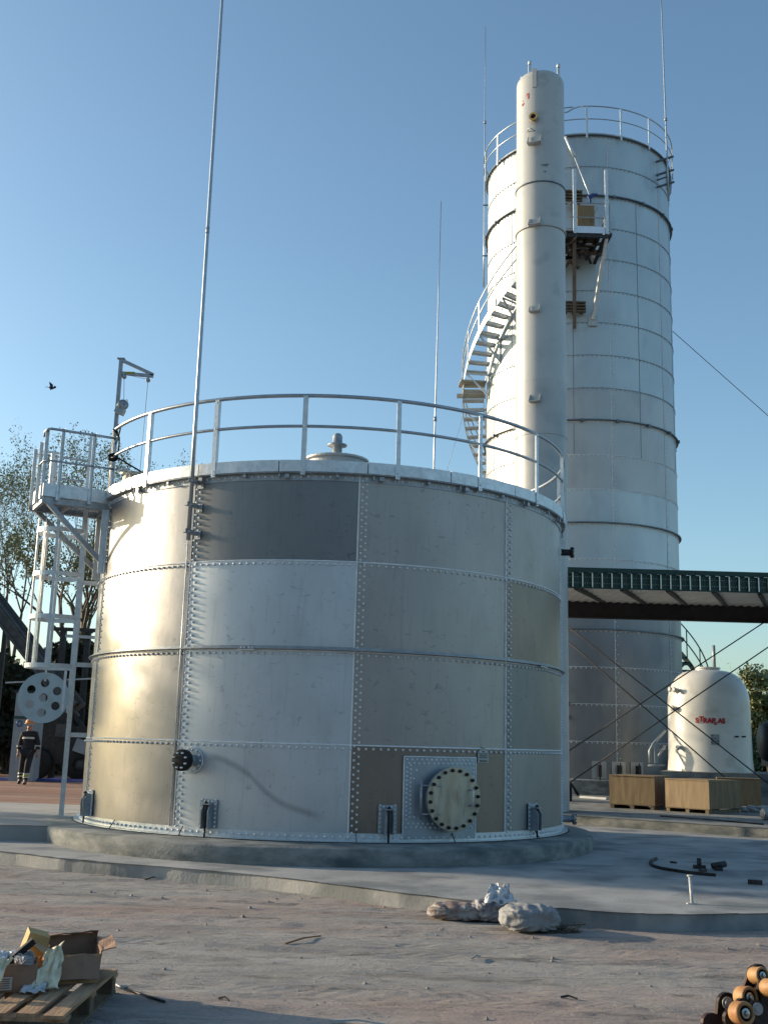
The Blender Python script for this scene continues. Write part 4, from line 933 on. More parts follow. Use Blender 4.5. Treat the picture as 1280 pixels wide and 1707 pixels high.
for x in (px, 15.6):
    mb = MB(); mb.box((x, YB, (zb0+.32)/2), (.02, .22, zb0-.32)); mb.box((x-.11, YB, (zb0+.32)/2), (.02, .24, zb0-.32)); mb.box((x+.11, YB, (zb0+.32)/2), (.02, .24, zb0-.32)); mb.box((x, YB, .34), (.4, .4, .03)); mb.build('column_post', m_dark, can)
for (a, b) in (((938, 1038), (1310, 1330)), ((938, 1062), (1310, 1385)), ((938, 1258), (1310, 1003+10)), ((938, 1312), (1310, 1058))):
    mb = MB(); mb.tube([at(*a, YB-.12), at(*b, YB-.12)], .018, 6); mb.build('bracing_rod', m_dark, can)
mb = MB(); mb.tube([at(1256, 1296, YB-.1), at(1230, 1325, YB-.1)], .018, 6); mb.build('bracing_rod', m_dark, can)

# ------------------------------------------------------------------ white tank
wc = (at(1181, 1200, 31.1).x, 31.1); wr_ = 1.13; wz0 = at(1180, 1287, 29.95).z; wz1 = at(1180, 1172, 30.3).z; wz2 = at(1180, 1118, 31.0).z
whi = thing('white_tank', 'squat white plastic tank with red lettering on a dark concrete base', 'tank', (wc[0], wc[1], wz0))
mb = MB(); pr = [(wr_+.03, wz0), (wr_, wz0+.35), (wr_-.015, wz1)]
for i in range(1, 14):
    b = PI/2*i/14; pr.append((.33+(wr_-.345)*math.cos(b)**.82, wz1+(wz2-wz1)*math.sin(b)))
pr += [(.33, wz2)]; mb.lathe(pr, wc, n=80); mb.build('shell', m_wt, whi)
mb = MB(); mb.lathe([(.33, wz2-.04), (.33, wz2+.05), (.36, wz2+.05), (.36, wz2+.09), (0, wz2+.10)], wc, n=32, smooth=False); mb.build('neck', m_wt, whi)
def X(a, z, r=wr_): return Vector((wc[0]+r*math.sin(a), wc[1]-r*math.cos(a), z))
mb = MB(); mb.tube([X(R_(60), wz2+.05, .2), X(R_(60), wz2+.72, .2)], .045, 10); mb.build('vent_pipe', m_galvd, whi)
for deg, v in ((-72, 1150), (-63, 1151), (-70, 1181), (-62, 1246)):
    a = R_(deg-17); zz = at(1110, v, 31).z; mb = MB(); mb.spin([(.05, -.02), (.05, .1), (.075, .1), (.075, .13), (0, .13)], X(a+R_(17) if v < 1160 else a+R_(20), zz), TN(a+R_(18)), 12); mb.build('nozzle', m_frp2, whi)
for u in (1224, 1238):
    mb = MB(); p = at(u, 1228, 30.2); mb.box((p.x, wc[1]-math.sqrt(max(.02, wr_**2-(p.x-wc[0])**2))-.02, p.z), (.10, .05, .04)); mb.build('bracket', m_dark, whi)
mb = MB(); zz = at(1191, 1233, 30).z; a0_ = math.asin((at(1191, 1233, 30).x-wc[0])/wr_)
mb.lathe([(wr_+.006, zz-.14), (wr_+.012, zz-.14), (wr_+.012, zz+.14), (wr_+.006, zz+.14)], wc, a0_-.10, a0_+.10, 4, closed=True, smooth=False); pl = mb.build('data_plate', m_plate, whi)
mb = MB(); rj = random.Random(5)
for i in range(6):
    for j in range(3):
        if rj.random() < .7: a = a0_-.06+.06*j; mb.lathe([(wr_+.0125, zz+.10-.04*i), (wr_+.014, zz+.10-.04*i), (wr_+.014, zz+.118-.04*i), (wr_+.0125, zz+.118-.04*i)], wc, a-.022, a+.02, 1, closed=True, smooth=False)
mb.build('plate_writing', m_ink, pl)
# lettering wrapped on the shell
def letters(items, zbase, a_start, size, R__, C__, name, mt, parent):
    mb = MB()
    for ch, dx_, dz_, s_ in items:
        cu = bpy.data.curves.new('t', 'FONT'); cu.body = ch; cu.size = size*s_; cu.offset = .011; ob = bpy.data.objects.new('t', cu); col.objects.link(ob)
        dg = bpy.context.evaluated_depsgraph_get(); me = ob.evaluated_get(dg).to_mesh()
        V = []
        for v in me.vertices:
            a = a_start+(v.co.x+dx_)/R__; V.append((C__[0]+(R__+.008)*math.sin(a), C__[1]-(R__+.008)*math.cos(a), zbase+v.co.y+dz_))
        mb.add(V, [tuple(p.vertices) for p in me.polygons]); ob.evaluated_get(dg).to_mesh_clear(); bpy.data.objects.remove(ob); bpy.data.curves.remove(cu)
    return mb.build(name, mt, parent, fix=False)
ls = math.asin((at(1160, 1200, 30.1).x-wc[0])/wr_); zz = at(1160, 1204.5, 30.1).z
letters([('S', 0, .0, 1), ('T', .105, .04, 1), ('R', .20, 0, 1), ('A', .315, 0, 1), ('P', .43, 0, 1), ('c', .485, -.045, .8), ('A', .585, 0, 1), ('S', .70, 0, 1)], zz, ls, .18, wr_+.0, wc, 'red_lettering', m_red, whi)
slab('tank_plinth', [(7.45, 29.45), (14, 29.45), (14, 33.2), (9.9, 33.2), (8.2, 31.6)], .3, wz0-.004, m_concd, .02)
# start-of-stair rails near the white tank
mb = MB(); b1 = at(1083, 1275, 30.6); pts = [at(1083, 1272, 30.6), at(1082, 1252, 30.6), at(1088, 1240, 30.6), at(1108, 1218, 30.9)]
mb.tube(pts, .035, 8); mb.bar(at(1093, 1272, 30.6), at(1093, 1237, 30.6), .09, .04); mb.tube([at(1094, 1265, 30.6), at(1108, 1243, 30.8)], .03, 6); mb.tube([at(1094, 1252, 30.6), at(1108, 1248, 30.8)], .02, 6); mb.tube([at(1080, 1276, 30.6), at(1108, 1276, 30.6)], .03, 6)
tag(mb.build('hand_rail', m_galvd), 'short grey handrail standing between the silo and the white tank', 'railing')

# ------------------------------------------------------------------ plywood crates
def crate(label, corner, rot, w_, d_, h_, mt1=m_ply, mt2=m_plyd, z0=.42, base=True):
    t_ = thing('plywood_crate', label, 'crate', (corner[0], corner[1], .32), 'plywood crates in front of the silo')
    Rz = Matrix.Rotation(rot, 3, 'Z'); c = Vector((corner[0], corner[1], z0)); ex = Rz @ Vector((-1, 0, 0)); ey = Rz @ Vector((0, 1, 0))
    def pt(a, b, z): return c+ex*a+ey*b+Vector((0, 0, z))
    def wall(p, q, nm, mt):
        mb = MB(); mb.bar(p, q, .02, h_); d = (q-p).normalized()
        mb.build(nm, mt, t_)
    wall(pt(0, .01, h_/2), pt(w_, .01, h_/2), 'front_panel', mt1); wall(pt(.01, .02, h_/2), pt(.01, d_, h_/2), 'side_panel', mt2)
    wall(pt(w_-.01, .02, h_/2), pt(w_-.01, d_, h_/2), 'side_panel', mt2); wall(pt(0, d_+.01, h_/2), pt(w_, d_+.01, h_/2), 'back_panel', mt1)
    mb = MB(); mb.bar(pt(0, d_/2, h_+.012), pt(w_, d_/2, h_+.012), d_+.04, .022); mb.build('lid', mt1, t_)
    mb = MB()
    for a in (.06, w_/2, w_-.06): mb.bar(pt(a, .0, -.06), pt(a, d_, -.06), .09, .08)
    for b in (.03, d_-.05): mb.bar(pt(0, b, -.01), pt(w_, b, -.01), .08, .018)
    mb.build('skid', m_oldw, t_)
    return t_
crate('left pale plywood crate with a dark side standing on skids before the silo base', (6.27, 25.3), R_(-30) , 1.05, 1.15, .62)
crate('large middle plywood crate standing corner-on in front of the dark tank base', (7.20, 24.3), R_(-48), 1.10, 1.25, .59, m_ply, mat('plywood_mid', (.20, .13, .065), (.32, .22, .11), rough=.7, scale=2.4, stretch=(3.5, 3.5, .6), c3=(.2, .11, .06), scale3=2.2))
crate('rear right plywood crate half hidden behind the middle crate', (9.12, 26.6), R_(-15), 1.0, .5, .60)
# debris around the crates
mb = MB()
rj = random.Random(11)
for i in range(14):
    p = at(rj.uniform(1232, 1275), rj.uniform(1325, 1345), 25.6); mb.sphere((p.x, p.y, .36+rj.random()*.08), rj.uniform(.05, .14), 8, 5, (1.4, 1, .5))
tag(mb.build('rubble_heap', mat('pale_rubble', (.35, .34, .33), (.55, .54, .53), rough=.9, scale=6, bump=.4)), 'heap of pale rubble beside the right crate', 'rubble', kind='stuff')
mb = MB(); p = at(1274, 1362, 22.5); mb.spin([(0, 0), (.10, 0), (.12, .02), (.12, .1), (.09, .14), (.09, .9), (0, .9)], (p.x-.05, p.y, .45), (1, .15, 0), 16); tag(mb.build('pipe_end', m_pip), 'grey pipe end lying at the right edge before the crates', 'pipe')
mb = MB(); mb.bar(gz(968, 1330, .32), gz(1012, 1333, .32), .16, .06); mb.bar(gz(968, 1330, .32)+up*.04, gz(1012, 1333, .32)+up*.04, .10, .03); tag(mb.build('white_plank', m_frp), 'white plank lying on the rear slab at the silo foot', 'plank')
mb = MB(); mb.tube([gz(1100, 1360, .335), gz(1180, 1366, .335), gz(1272, 1374, .335)], .016, 6); tag(mb.build('steel_bar', m_dark), 'thin dark bar lying along the edge of the rear slab', 'bar')
mb = MB(); mb.box((4.75, 28.6, .5), (.4, .4, .36)); mb.tube([(4.6, 28.3, .4), (4.9, 28.2, .75), (5.1, 28.4, .5)], .05, 8)
tag(mb.build('valve_box', m_dark), 'small dark valve box at the foot of the canopy post', 'box')

# dark machine behind the white tank
mc_ = thing('parked_machine', 'dark wheeled machine half hidden behind the right side of the white tank', 'machine', (13.0, 34.5, .32))
mb = MB(); mb.box((13.2, 34.5, 1.6), (1.9, 2.2, .7)); mb.spin([(0, -1), (.55, -1), (.65, -.8), (.65, .8), (.55, 1), (0, 1)], (12.9, 34.4, 2.0), (1, 0, 0), 20); mb.build('body', m_dark, mc_)
for x in (12.4, 13.9):
    mb = MB(); mb.spin([(.25, -.14), (.5, -.14), (.56, -.08), (.56, .08), (.5, .14), (.25, .14)], (x, 33.3, .9), (0, 1, 0), 24); wh = mb.build('wheel', m_black, mc_)
    mb = MB(); mb.spin([(0, -.1), (.25, -.1), (.25, .1), (0, .1)], (x, 33.3, .9), (0, 1, 0), 16); mb.build('rim', m_dark, wh)
mb = MB(); mb.box((12.15, 33.35, 1.55), (.16, .04, .2)); mb.build('marker_plate', m_frp, mc_)

# ------------------------------------------------------------------ things on the apron
m_hose = m_black
hp_ = [gz(u, v, .165) for u, v in ((1093, 1431), (1084, 1437), (1088, 1443), (1105, 1448), (1130, 1452), (1160, 1456), (1192, 1459))]
mb = MB(); mb.tube(catmull([tuple(p) for p in hp_], 8), .022, 8); tag(mb.build('rubber_hose', m_hose), 'black hose curving over the concrete apron', 'hose')
mb = MB(); p0 = gz(1153, 1507, .15); p1 = at(1149, 1461, p0.y+.15); mb.tube([p0, p1], .016, 8); mb.cyl(p1, p1+Vector((.0, 0, .015)), .03, 8); mb.box(p0+Vector((0, 0, .005)), (.10, .06, .01)); tag(mb.build('white_stake', m_frp), 'short white stake standing on the apron below the curved hose', 'stake')
for i, (u, v, s_, lb) in enumerate(((1165, 1448, .09, 'small dark fitting with an upright stub on the apron'), (1171, 1453, .06, 'tiny dark scrap beside the upright fitting on the apron'), (1197, 1451, .09, 'small dark lump of scrap right of the upright fitting'), (1122, 1439, .05, 'tiny grey stone on the apron inside the hose curve'), (1258, 1474, .10, 'flat dark scrap near the right edge of the apron'))):
    p = gz(u, v, .15); mb = MB(); mb.box(p+up*s_*.25, (s_*1.6, s_, s_*.5), Matrix.Rotation(i*.7, 3, 'Z'))
    if i == 0: mb.cyl(p, p+up*.13, .03, 8)
    if i == 2: mb.cyl(p+Vector((-.08, 0, .05)), p+Vector((.1, .03, .08)), .04, 8)
    tag(mb.build('scrap_piece', m_dark), lb, 'scrap', 'scrap pieces on the apron')

# ------------------------------------------------------------------ sacks
def sack(name, label, c, L_, W_, H_, rot, mt, seed, wrinkle=.02, neck=None, tilt=0):
    me = bpy.data.meshes.new(name); bm = bmesh.new(); bmesh.ops.create_icosphere(bm, subdivisions=5, radius=1)
    Rz = Matrix.Rotation(rot, 3, 'Z')
    for v in bm.verts:
        x, y, z = v.co; k = 1.0
        px_ = math.copysign(abs(x)**.8, x); py_ = math.copysign(abs(y)**.75, y); pz_ = math.copysign(abs(z)**.7, z)
        if neck and x > neck: s_ = 1-(x-neck)/(1-neck)*.75; py_ *= s_; pz_ *= s_
        P = Vector((px_*L_/2, py_*W_/2, pz_*H_/2))
        q = v.co*2.2+Vector((seed, seed*2, 0))
        P *= 1+.05*noise.noise(q*.8)
        P += v.co*wrinkle*.30*(.6-abs(noise.noise(Vector((v.co.x*3.2, v.co.y*2.2, v.co.z*2.2+seed))))*3)
        tie = Vector((.15, -.85, .1)); dv = v.co-tie; th = math.atan2(dv.z, dv.x); dd = dv.length
        P += v.co*wrinkle*.75*math.cos(th*13+3*noise.noise(v.co*2.5))*math.exp(-dd*.9)*min(1, dd*2.5)+v.co*wrinkle*.4*noise.noise(Vector((v.co.x*9, v.co.y*5, v.co.z*4+seed))); P -= v.co*.05*math.exp(-dd*dd*14)
        P.z *= 1-.25*max(0, -v.co.z); P.z += H_/2*.80; P.z = max(P.z, .006+.004*noise.noise(v.co*3))
        v.co = Rz @ P
    bm.to_mesh(me); bm.free(); me.materials.append(mt)
    for p in me.polygons: p.use_smooth = True
    o = bpy.data.objects.new(name, me); col.objects.link(o); o.location = c
    return tag(o, label, 'sack', 'filled sacks by the apron kerb')
sack('filled_sack', 'long printed reddish sack lying against the apron kerb, leftmost', (.80, 10.95, 0), .56, .36, .17, R_(-4), m_bag2, 3.1, .018, neck=.7)
sack('filled_sack', 'bunched dark and white sack between the printed sack and the round grey sack', (1.12, 10.93, 0), .38, .34, .22, R_(20), mat('mixed_bag', (.34, .34, .36), (.10, .10, .14), rough=.6, scale=9, bump=.3, bscale=40, c3=(.5, .5, .5), scale3=7, bdist=.03), 8.2, .03)
sack('filled_sack', 'round grey woven sack sagging on the ground, rightmost and nearest', (1.42, 10.42, 0), .54, .46, .26, R_(5), m_bag, 5.7, .022)
def crumple(name, label, cat, pts, mt, seed, amp=.03, thick=.004, n=14, parent=None):
    # crumpled sheet between four corners with thickness
    a, b, c, d = [Vector(p) for p in pts]; V = []; nn = (b-a).cross(d-a).normalized()
    for s_ in (0, 1):
        for j in range(n+1):
            for i in range(n+1):
                u_, v_ = i/n, j/n; P = (a*(1-u_)+b*u_)*(1-v_)+(d*(1-u_)+c*u_)*v_
                q = Vector((u_*4+seed, v_*4, seed)); e = 1-abs(noise.noise(q))*3+.5*noise.noise(q*2.7)
                P = P+nn*(amp*e+s_*thick)+Vector((noise.noise(q+Vector((9, 0, 0))), noise.noise(q+Vector((0, 9, 0))), noise.noise(q+Vector((5, 5, 0)))))*amp*1.1
                V.append(P)
    m_ = (n+1)**2; F = []
    for j in range(n):
        for i in range(n):
            k = j*(n+1)+i; F += [(k, k+1, k+n+2, k+n+1), (m_+k, m_+k+n+1, m_+k+n+2, m_+k+1)]
    for i in range(n):
        for k, l in ((i, i+1), (n*(n+1)+i, n*(n+1)+i+1), (i*(n+1), (i+1)*(n+1)), (i*(n+1)+n, (i+1)*(n+1)+n)): F.append((k, l, l+m_, k+m_))
    mb = MB(); mb.add(V, F, True); o = mb.build(name, mt, parent)
    if not parent: tag(o, label, cat)
    return o
q = Vector((1.15, 10.9, .20))
crumple('plastic_wrap', 'crumpled white plastic wrap on top of the bunched sack', 'wrap', [q+Vector((-.13, -.10, -.05)), q+Vector((.20, -.08, -.02)), q+Vector((.14, .10, .10)), q+Vector((-.02, .10, .12))], m_filmw, 2.2, .035)
mb = MB(); rj = random.Random(2)
for i in range(60):
    p = Vector((1.72+rj.gauss(0, .06), 10.35+rj.gauss(0, .05), .01)); d = Vector((rj.uniform(-1, 1), rj.uniform(-.6, .6), rj.uniform(0, .5))).normalized()*rj.uniform(.05, .14); mb.bar(p, p+d, .006)
mb.bar((1.68, 10.5, .03), (1.95, 10.55, .05), .012)
tag(mb.build('twig_heap', m_oldw), 'small heap of dark twigs right of the round grey sack', 'twigs', kind='stuff')

# ------------------------------------------------------------------ pallet with boxes
pal = thing('wooden_pallet', 'weathered wooden pallet on the sand at the bottom left corner carrying boxes', 'pallet', (-2.1, 6.9, 0)); pal['category'] = 'pallet'
PX0, PX1, PY0, PY1 = -2.55, -1.63, 6.28, 7.52
nP = 6; wpl = .105
for i in range(nP):
    x = PX1-.06-(PX1-PX0-.12)*i/(nP-1); mb = MB(); y0 = PY0+random.uniform(-.02, .03); y1 = PY1+random.uniform(-.02, .02)
    mb.box((x, (y0+y1)/2, .138), (wpl, y1-y0, .02), Matrix.Rotation(random.uniform(-.012, .012), 3, 'Z')); mb.build('deck_board', m_wood, pal)
for y in (PY0+.07, (PY0+PY1)/2, PY1-.07):
    mb = MB(); mb.box(((PX0+PX1)/2, y, .117), (PX1-PX0, .10, .02)); mb.build('cross_board', m_wood, pal)
    for x in (PX0+.06, (PX0+PX1)/2, PX1-.06): mb = MB(); mb.box((x, y, .063), (.10, .10, .086)); mb.build('block', m_oldw, pal)
for x in (PX0+.06, (PX0+PX1)/2, PX1-.06): mb = MB(); mb.box((x, (PY0+PY1)/2, .011), (.10, PY1-PY0, .018)); mb.build('runner', m_oldw, pal)
def board(p, q, h_vec, th, nm, mt, parent):
    mb = MB(); p = Vector(p); q = Vector(q); h_vec = Vector(h_vec); n_ = (q-p).cross(h_vec).normalized()*th/2; nn = 6; V = []
    for s_ in (-1, 1):
        for j in range(nn+1):
            for i in range(nn+1):
                P = p+(q-p)*i/nn+h_vec*j/nn; P = P+n_*s_+n_.normalized()*.022*noise.noise(P*7)+Vector((0, 0, 1))*.014*noise.noise(P*11)*(j > 0); V.append(P)
    m_ = (nn+1)**2; F = []
    for j in range(nn):
        for i in range(nn): k = j*(nn+1)+i; F += [(k, k+1, k+nn+2, k+nn+1), (m_+k, m_+k+nn+1, m_+k+nn+2, m_+k+1)]
    for i in range(nn):
        for k, l in ((i, i+1), (nn*(nn+1)+i, nn*(nn+1)+i+1), (i*(nn+1), (i+1)*(nn+1)), (i*(nn+1)+nn, (i+1)*(nn+1)+nn)): F.append((k, l, l+m_, k+m_))
    mb.add(V, F); return mb.build(nm, mt, parent)
zb = .15
def g3(u, v, Y): return at(u, v, Y)
# tall open box (right/back)
bx = thing('cardboard_box', 'larger torn open cardboard box at the back of the pallet with hanging flaps', 'box', (-1.83, 7.2, zb))
A = Vector((-1.93, 6.98, zb)); B = Vector((-1.66, 7.10, zb)); D = Vector((-2.07, 7.38, zb)); Cc = Vector((-1.78, 7.50, zb)); H = .165
board(A, B, (0, 0, H), .007, 'front_wall', m_card, bx); board(B, Cc, (0, 0, H+.02), .007, 'side_wall', m_cardd, bx); board(D, Cc, (0, 0, H+.05), .007, 'back_wall', m_cardd, bx); board(A, D, (0, 0, H), .007, 'side_wall', m_card, bx)
board(A+up*H, B+up*H, Vector((.02, -.06, -.13)), .006, 'flap', m_cardd, bx)
board(B+up*(H+.02), Cc+up*(H+.02), Vector((.10, -.03, .03)), .006, 'flap', m_cardd, bx)
board(A+up*(H), D+up*(H), Vector((-.10, -.02, .06)), .006, 'flap', m_card, bx)
board(D+up*(H+.05), Cc+up*(H+.05), Vector((.02, -.07, .02)), .006, 'flap', m_cardd, bx)
by_ = thing('cardboard_box', 'yellow-lit small carton tipped on the far left of the open box', 'box', (-2.13, 7.25, zb))
Rb = Matrix.Rotation(R_(18), 3, 'Y') @ Matrix.Rotation(R_(25), 3, 'Z'); mb = MB(); mb.box((-2.10, 7.20, .33), (.13, .12, .17), Rb); mb.build('carton_body', mat('card_bright', (.58, .38, .15), (.66, .45, .20), rough=.75, scale=6), by_)
mb = MB(); mb.box((-2.08, 7.24, .19), (.24, .22, .09), Matrix.Rotation(R_(10), 3, 'Z')); mb.build('lower_carton', m_card, by_)
# low box (front)
lb_ = thing('cardboard_box', 'low dark cardboard box in front, filled with fittings and wrapped parts', 'box', (-2.1, 6.9, zb))
A = Vector((-2.24, 6.72, zb)); B = Vector((-1.96, 6.80, zb)); D = Vector((-2.31, 7.0, zb)); Cc = Vector((-2.02, 7.06, zb)); H = .15
board(A, B, (0, 0, H), .007, 'front_wall', m_cardd, lb_); board(B, Cc, (0, 0, H), .007, 'side_wall', m_cardd, lb_); board(D, Cc, (0, 0, H), .007, 'back_wall', m_card, lb_); board(A, D, (0, 0, H+.02), .007, 'side_wall', m_card, lb_)
mb = MB(); mb.box((A+B)*.5+Vector((-.02, -.016, .05)), (.09, .003, .07), Matrix.Rotation(R_(16), 3, 'Z')); sl = mb.build('shipping_label', mat('paper', (.60, .58, .56), rough=.8), lb_)
mb = MB()
for i in range(5): mb.box((A+B)*.5+Vector((-.02, -.019, .075-.012*i)), (.07-.01*(i % 2), .002, .004), Matrix.Rotation(R_(16), 3, 'Z'))
mb.build('label_writing', m_ink, sl)
for i in range(9):
    p = (A+B+D+Cc)/4+Vector((random.uniform(-.09, .1), random.uniform(-.08, .08), .12+random.random()*.03)); 
    o = sack('wrapped_part', '', p, .12, .08, .06, random.random()*3, m_filmw if i % 2 else m_bag, i*3.3, .012); o.parent = lb_; o.location = p-lb_.location
    for k in ('label', 'category', 'group'):
        if k in o: del o[k]
mb = MB(); q0 = Vector((-2.16, 6.86, .28)); mb.bar(q0, q0+Vector((.14, .06, .13)), .05, .035); tag(mb.build('black_bracket', m_black), 'black metal bracket sticking out of the low front box', 'bracket')
crumple('plastic_bag', 'clear plastic bag, sunlight in its colour, hanging over the left front of the low box', 'bag', [Vector((-2.27, 6.55, .16)), Vector((-2.13, 6.60, .16)), Vector((-2.08, 6.72, .34)), Vector((-2.20, 6.70, .34))], m_film, 4.4, .022)
crumple('plastic_bag', 'pale upright plastic bag standing between the two open boxes', 'bag', [Vector((-1.99, 6.78, .16)), Vector((-1.83, 6.84, .16)), Vector((-1.84, 6.94, .40)), Vector((-1.93, 6.92, .36))], m_film, 7.9, .022)
crumple('plastic_bag', 'small white plastic scrap on the pallet below the upright bag', 'bag', [Vector((-2.02, 6.72, .155)), Vector((-1.88, 6.74, .155)), Vector((-1.90, 6.84, .19)), Vector((-2.0, 6.84, .2))], m_filmw, 1.9, .015)
# wires and sticks on the sand
mb = MB(); mb.tube([gz(190, 1642, .012), gz(220, 1652, .012), gz(250, 1662, .016), gz(275, 1670, .012)], .008, 6); tag(mb.build('rebar_piece', m_dark), 'thin dark rod lying on the sand right of the pallet', 'rod')
mb = MB(); mb.tube([gz(188, 1642, .02), gz(200, 1645, .03), gz(214, 1645, .02)], .008, 6); mb.tube([gz(192, 1640, .04), gz(206, 1648, .03)], .007, 5); tag(mb.build('wire_offcut', m_galvd), 'tangled wire offcut at the right corner of the pallet', 'wire')
for i, (u, v, u2, v2, mt, lb) in enumerate(((476, 1573, 535, 1560, m_plyd, 'thin brown stick lying on the sand in the middle foreground'), (934, 1662, 962, 1665, m_dark, 'short dark stick on the sand near the bottom centre right'), (552, 1702, 640, 1707, m_frp, 'pale straw-like rod at the bottom edge'), (242, 1466, 270, 1462, m_dark, 'dark twig close to the apron kerb on the left'), (365, 1664, 382, 1668, m_dark, 'dark short stick on the sand right of the pallet rod'), (785, 1598, 800, 1594, m_concs, 'small pale chip of concrete on the sand below the sacks'))):
    mb = MB(); p, q = gz(u, v, .012), gz(u2, v2, .012); mb.bar(p, (p+q)/2+Vector((0, .01, .012)), .012); mb.bar((p+q)/2+Vector((0, .01, .012)), q, .010); tag(mb.build('stick', mt), lb, 'stick')
# pebbles
mb = MB(); rj = random.Random(21)
for i in range(3200):
    y = 5.8+(rj.random()**1.3)*7; x = rj.uniform(-3.6, 4.0)
    if noise.noise((x*.8, y*1.2, 4)) < -.08 and rj.random() < .8: continue
    r = rj.uniform(.003, .009) if rj.random() < .96 else rj.uniform(.015, .028)
    zz = gheight(x, y); s = [rj.uniform(.6, 1.3) for _ in range(6)]
    V = [(x+r*s[0], y, zz), (x, y+r*s[1], zz), (x-r*s[2], y, zz), (x, y-r*s[3], zz), (x+r*.2*s[5], y, zz+r*.8*s[4])]
    mb.add(V, [(0, 1, 4), (1, 2, 4), (2, 3, 4), (3, 0, 4)])
tag(mb.build('gravel', mat('pebble', (.20, .18, .16), (.42, .39, .36), rough=.9, scale=8, coord='Object'), fix=False), 'scattered small pebbles over the sandy foreground', 'gravel', kind='stuff')

# ------------------------------------------------------------------ roller chain heap, bottom right
rc = thing('roller_chain', 'heap of greasy chain links with orange rollers at the bottom right corner', 'chain', (2.2, 6.6, 0))
def link(p, q, Y, w_, th=.03, mt=m_link):
    # stadium plate from p to q (px coords) at depth Y
    P = at(*p, Y); Q = at(*q, Y); d = (Q-P); L_ = d.length; d.normalize(); n_ = Vector((.25, -1, .1)).normalized(); s_ = d.cross(n_).normalized(); V = []
    for o_ in (0, th):
        for i in range(9): b = -PI/2+PI*i/8; V.append(Q+d*w_*math.cos(b)+s_*w_*math.sin(b)+n_*-o_)
        for i in range(9): b = PI/2+PI*i/8; V.append(P+d*w_*math.cos(b)+s_*w_*math.sin(b)+n_*-o_)
    n = 18; mb = MB(); mb.add(V, [tuple(range(n)), tuple(range(2*n-1, n-1, -1))]+[(i, i+n, (i+1) % n+n, (i+1) % n) for i in range(n)]); mb.build('link_plate', mt, rc)
def roller(u, v, Y, r, L_=.09):
    p = at(u, v, Y); ax_ = Vector((.35, -1, .2)).normalized(); mb = MB()
    mb.spin([(r*.66, L_*.2), (r*.66, L_*.96), (r*.74, L_), (r*.92, L_*.97), (r, L_*.86), (r*.95, L_*.5), (r, L_*.12), (r*.9, 0), (0, 0)], p-ax_*L_*.5, ax_, 28); ro_ = smooth_auto(mb.build('roller', m_roll, rc), 50)
    mb = MB(); mb.spin([(r*.66, L_*.80), (r*.44, L_*.82), (r*.44, L_*.9), (0, L_*.9)], p-ax_*L_*.5, ax_, 24); mb.build('hub', m_link, ro_)
    mb = MB(); mb.spin([(r*.42, L_*.9), (r*.42, L_*.95), (r*.24, L_*.97), (r*.2, L_*1.12), (0, L_*1.14)], p-ax_*L_*.5, ax_, 20); smooth_auto(mb.build('pin', m_pin, ro_))
link((1262, 1625), (1240, 1690), 6.75, .055); link((1266, 1622), (1300, 1700), 6.85, .05)
link((1212, 1672), (1206, 1730), 6.70, .058, mt=m_link); link((1240, 1680), (1262, 1730), 6.45, .05); link((1278, 1648), (1290, 1720), 6.5, .05); link((1188, 1708), (1240, 1740), 6.55, .06, mt=mat('link_brown', (.05, .025, .022), (.08, .04, .035), rough=.4, metal=.3, scale=9))
link((1262, 1686), (1300, 1720), 6.42, .055); link((1225, 1700), (1270, 1735), 6.4, .06); link((1275, 1660), (1275, 1740), 6.7, .07)
roller(1263, 1626, 6.68, .048); roller(1284, 1647, 6.45, .050); roller(1242, 1662, 6.52, .058); roller(1235, 1689, 6.38, .062)
p = at(1212, 1672, 6.64); mb = MB(); mb.spin([(0, .014), (.020, .014), (.022, .004), (.034, .004), (.034, 0)], p, (.25, -1, .1), 18); smooth_auto(mb.build('pin', m_pip, rc))
p = at(1262, 1682, 6.36); mb = MB(); mb.spin([(0, .014), (.018, .014), (.02, .004), (.032, .004), (.032, 0)], p, (.25, -1, .1), 18); smooth_auto(mb.build('pin', m_pip, rc))

# ------------------------------------------------------------------ person
pc_ = gz(42, 1308, .2); PXc, PYc = pc_.x, pc_.y
per = thing('person', 'person in dark work suit with reflective bands and orange helmet, far left', 'person', (PXc, PYc, gheight(PXc, PYc)))
S = Matrix.Translation((PXc, PYc, gheight(PXc, PYc)))
def skin(name, verts, edges, radii, mt, parent, sub=2, root=0):
    me = bpy.data.meshes.new(name); me.from_pydata([S @ Vector(v)-Vector(per.location) for v in verts], edges, []); o = bpy.data.objects.new(name, me); col.objects.link(o)
    md = o.modifiers.new('s', 'SKIN'); me.skin_vertices[0].data[root].use_root = True
    for i, r in enumerate(radii): me.skin_vertices[0].data[i].radius = (r if isinstance(r, tuple) else (r, r))
    ms = o.modifiers.new('u', 'SUBSURF'); ms.levels = sub; ms.render_levels = sub
    dg = bpy.context.evaluated_depsgraph_get(); m2 = bpy.data.meshes.new_from_object(o.evaluated_get(dg)); bpy.data.objects.remove(o)
    for p in m2.polygons: p.use_smooth = True
    m2.materials.clear(); m2.materials.append(mt); o = bpy.data.objects.new(name, m2); col.objects.link(o); o.parent = parent; return o
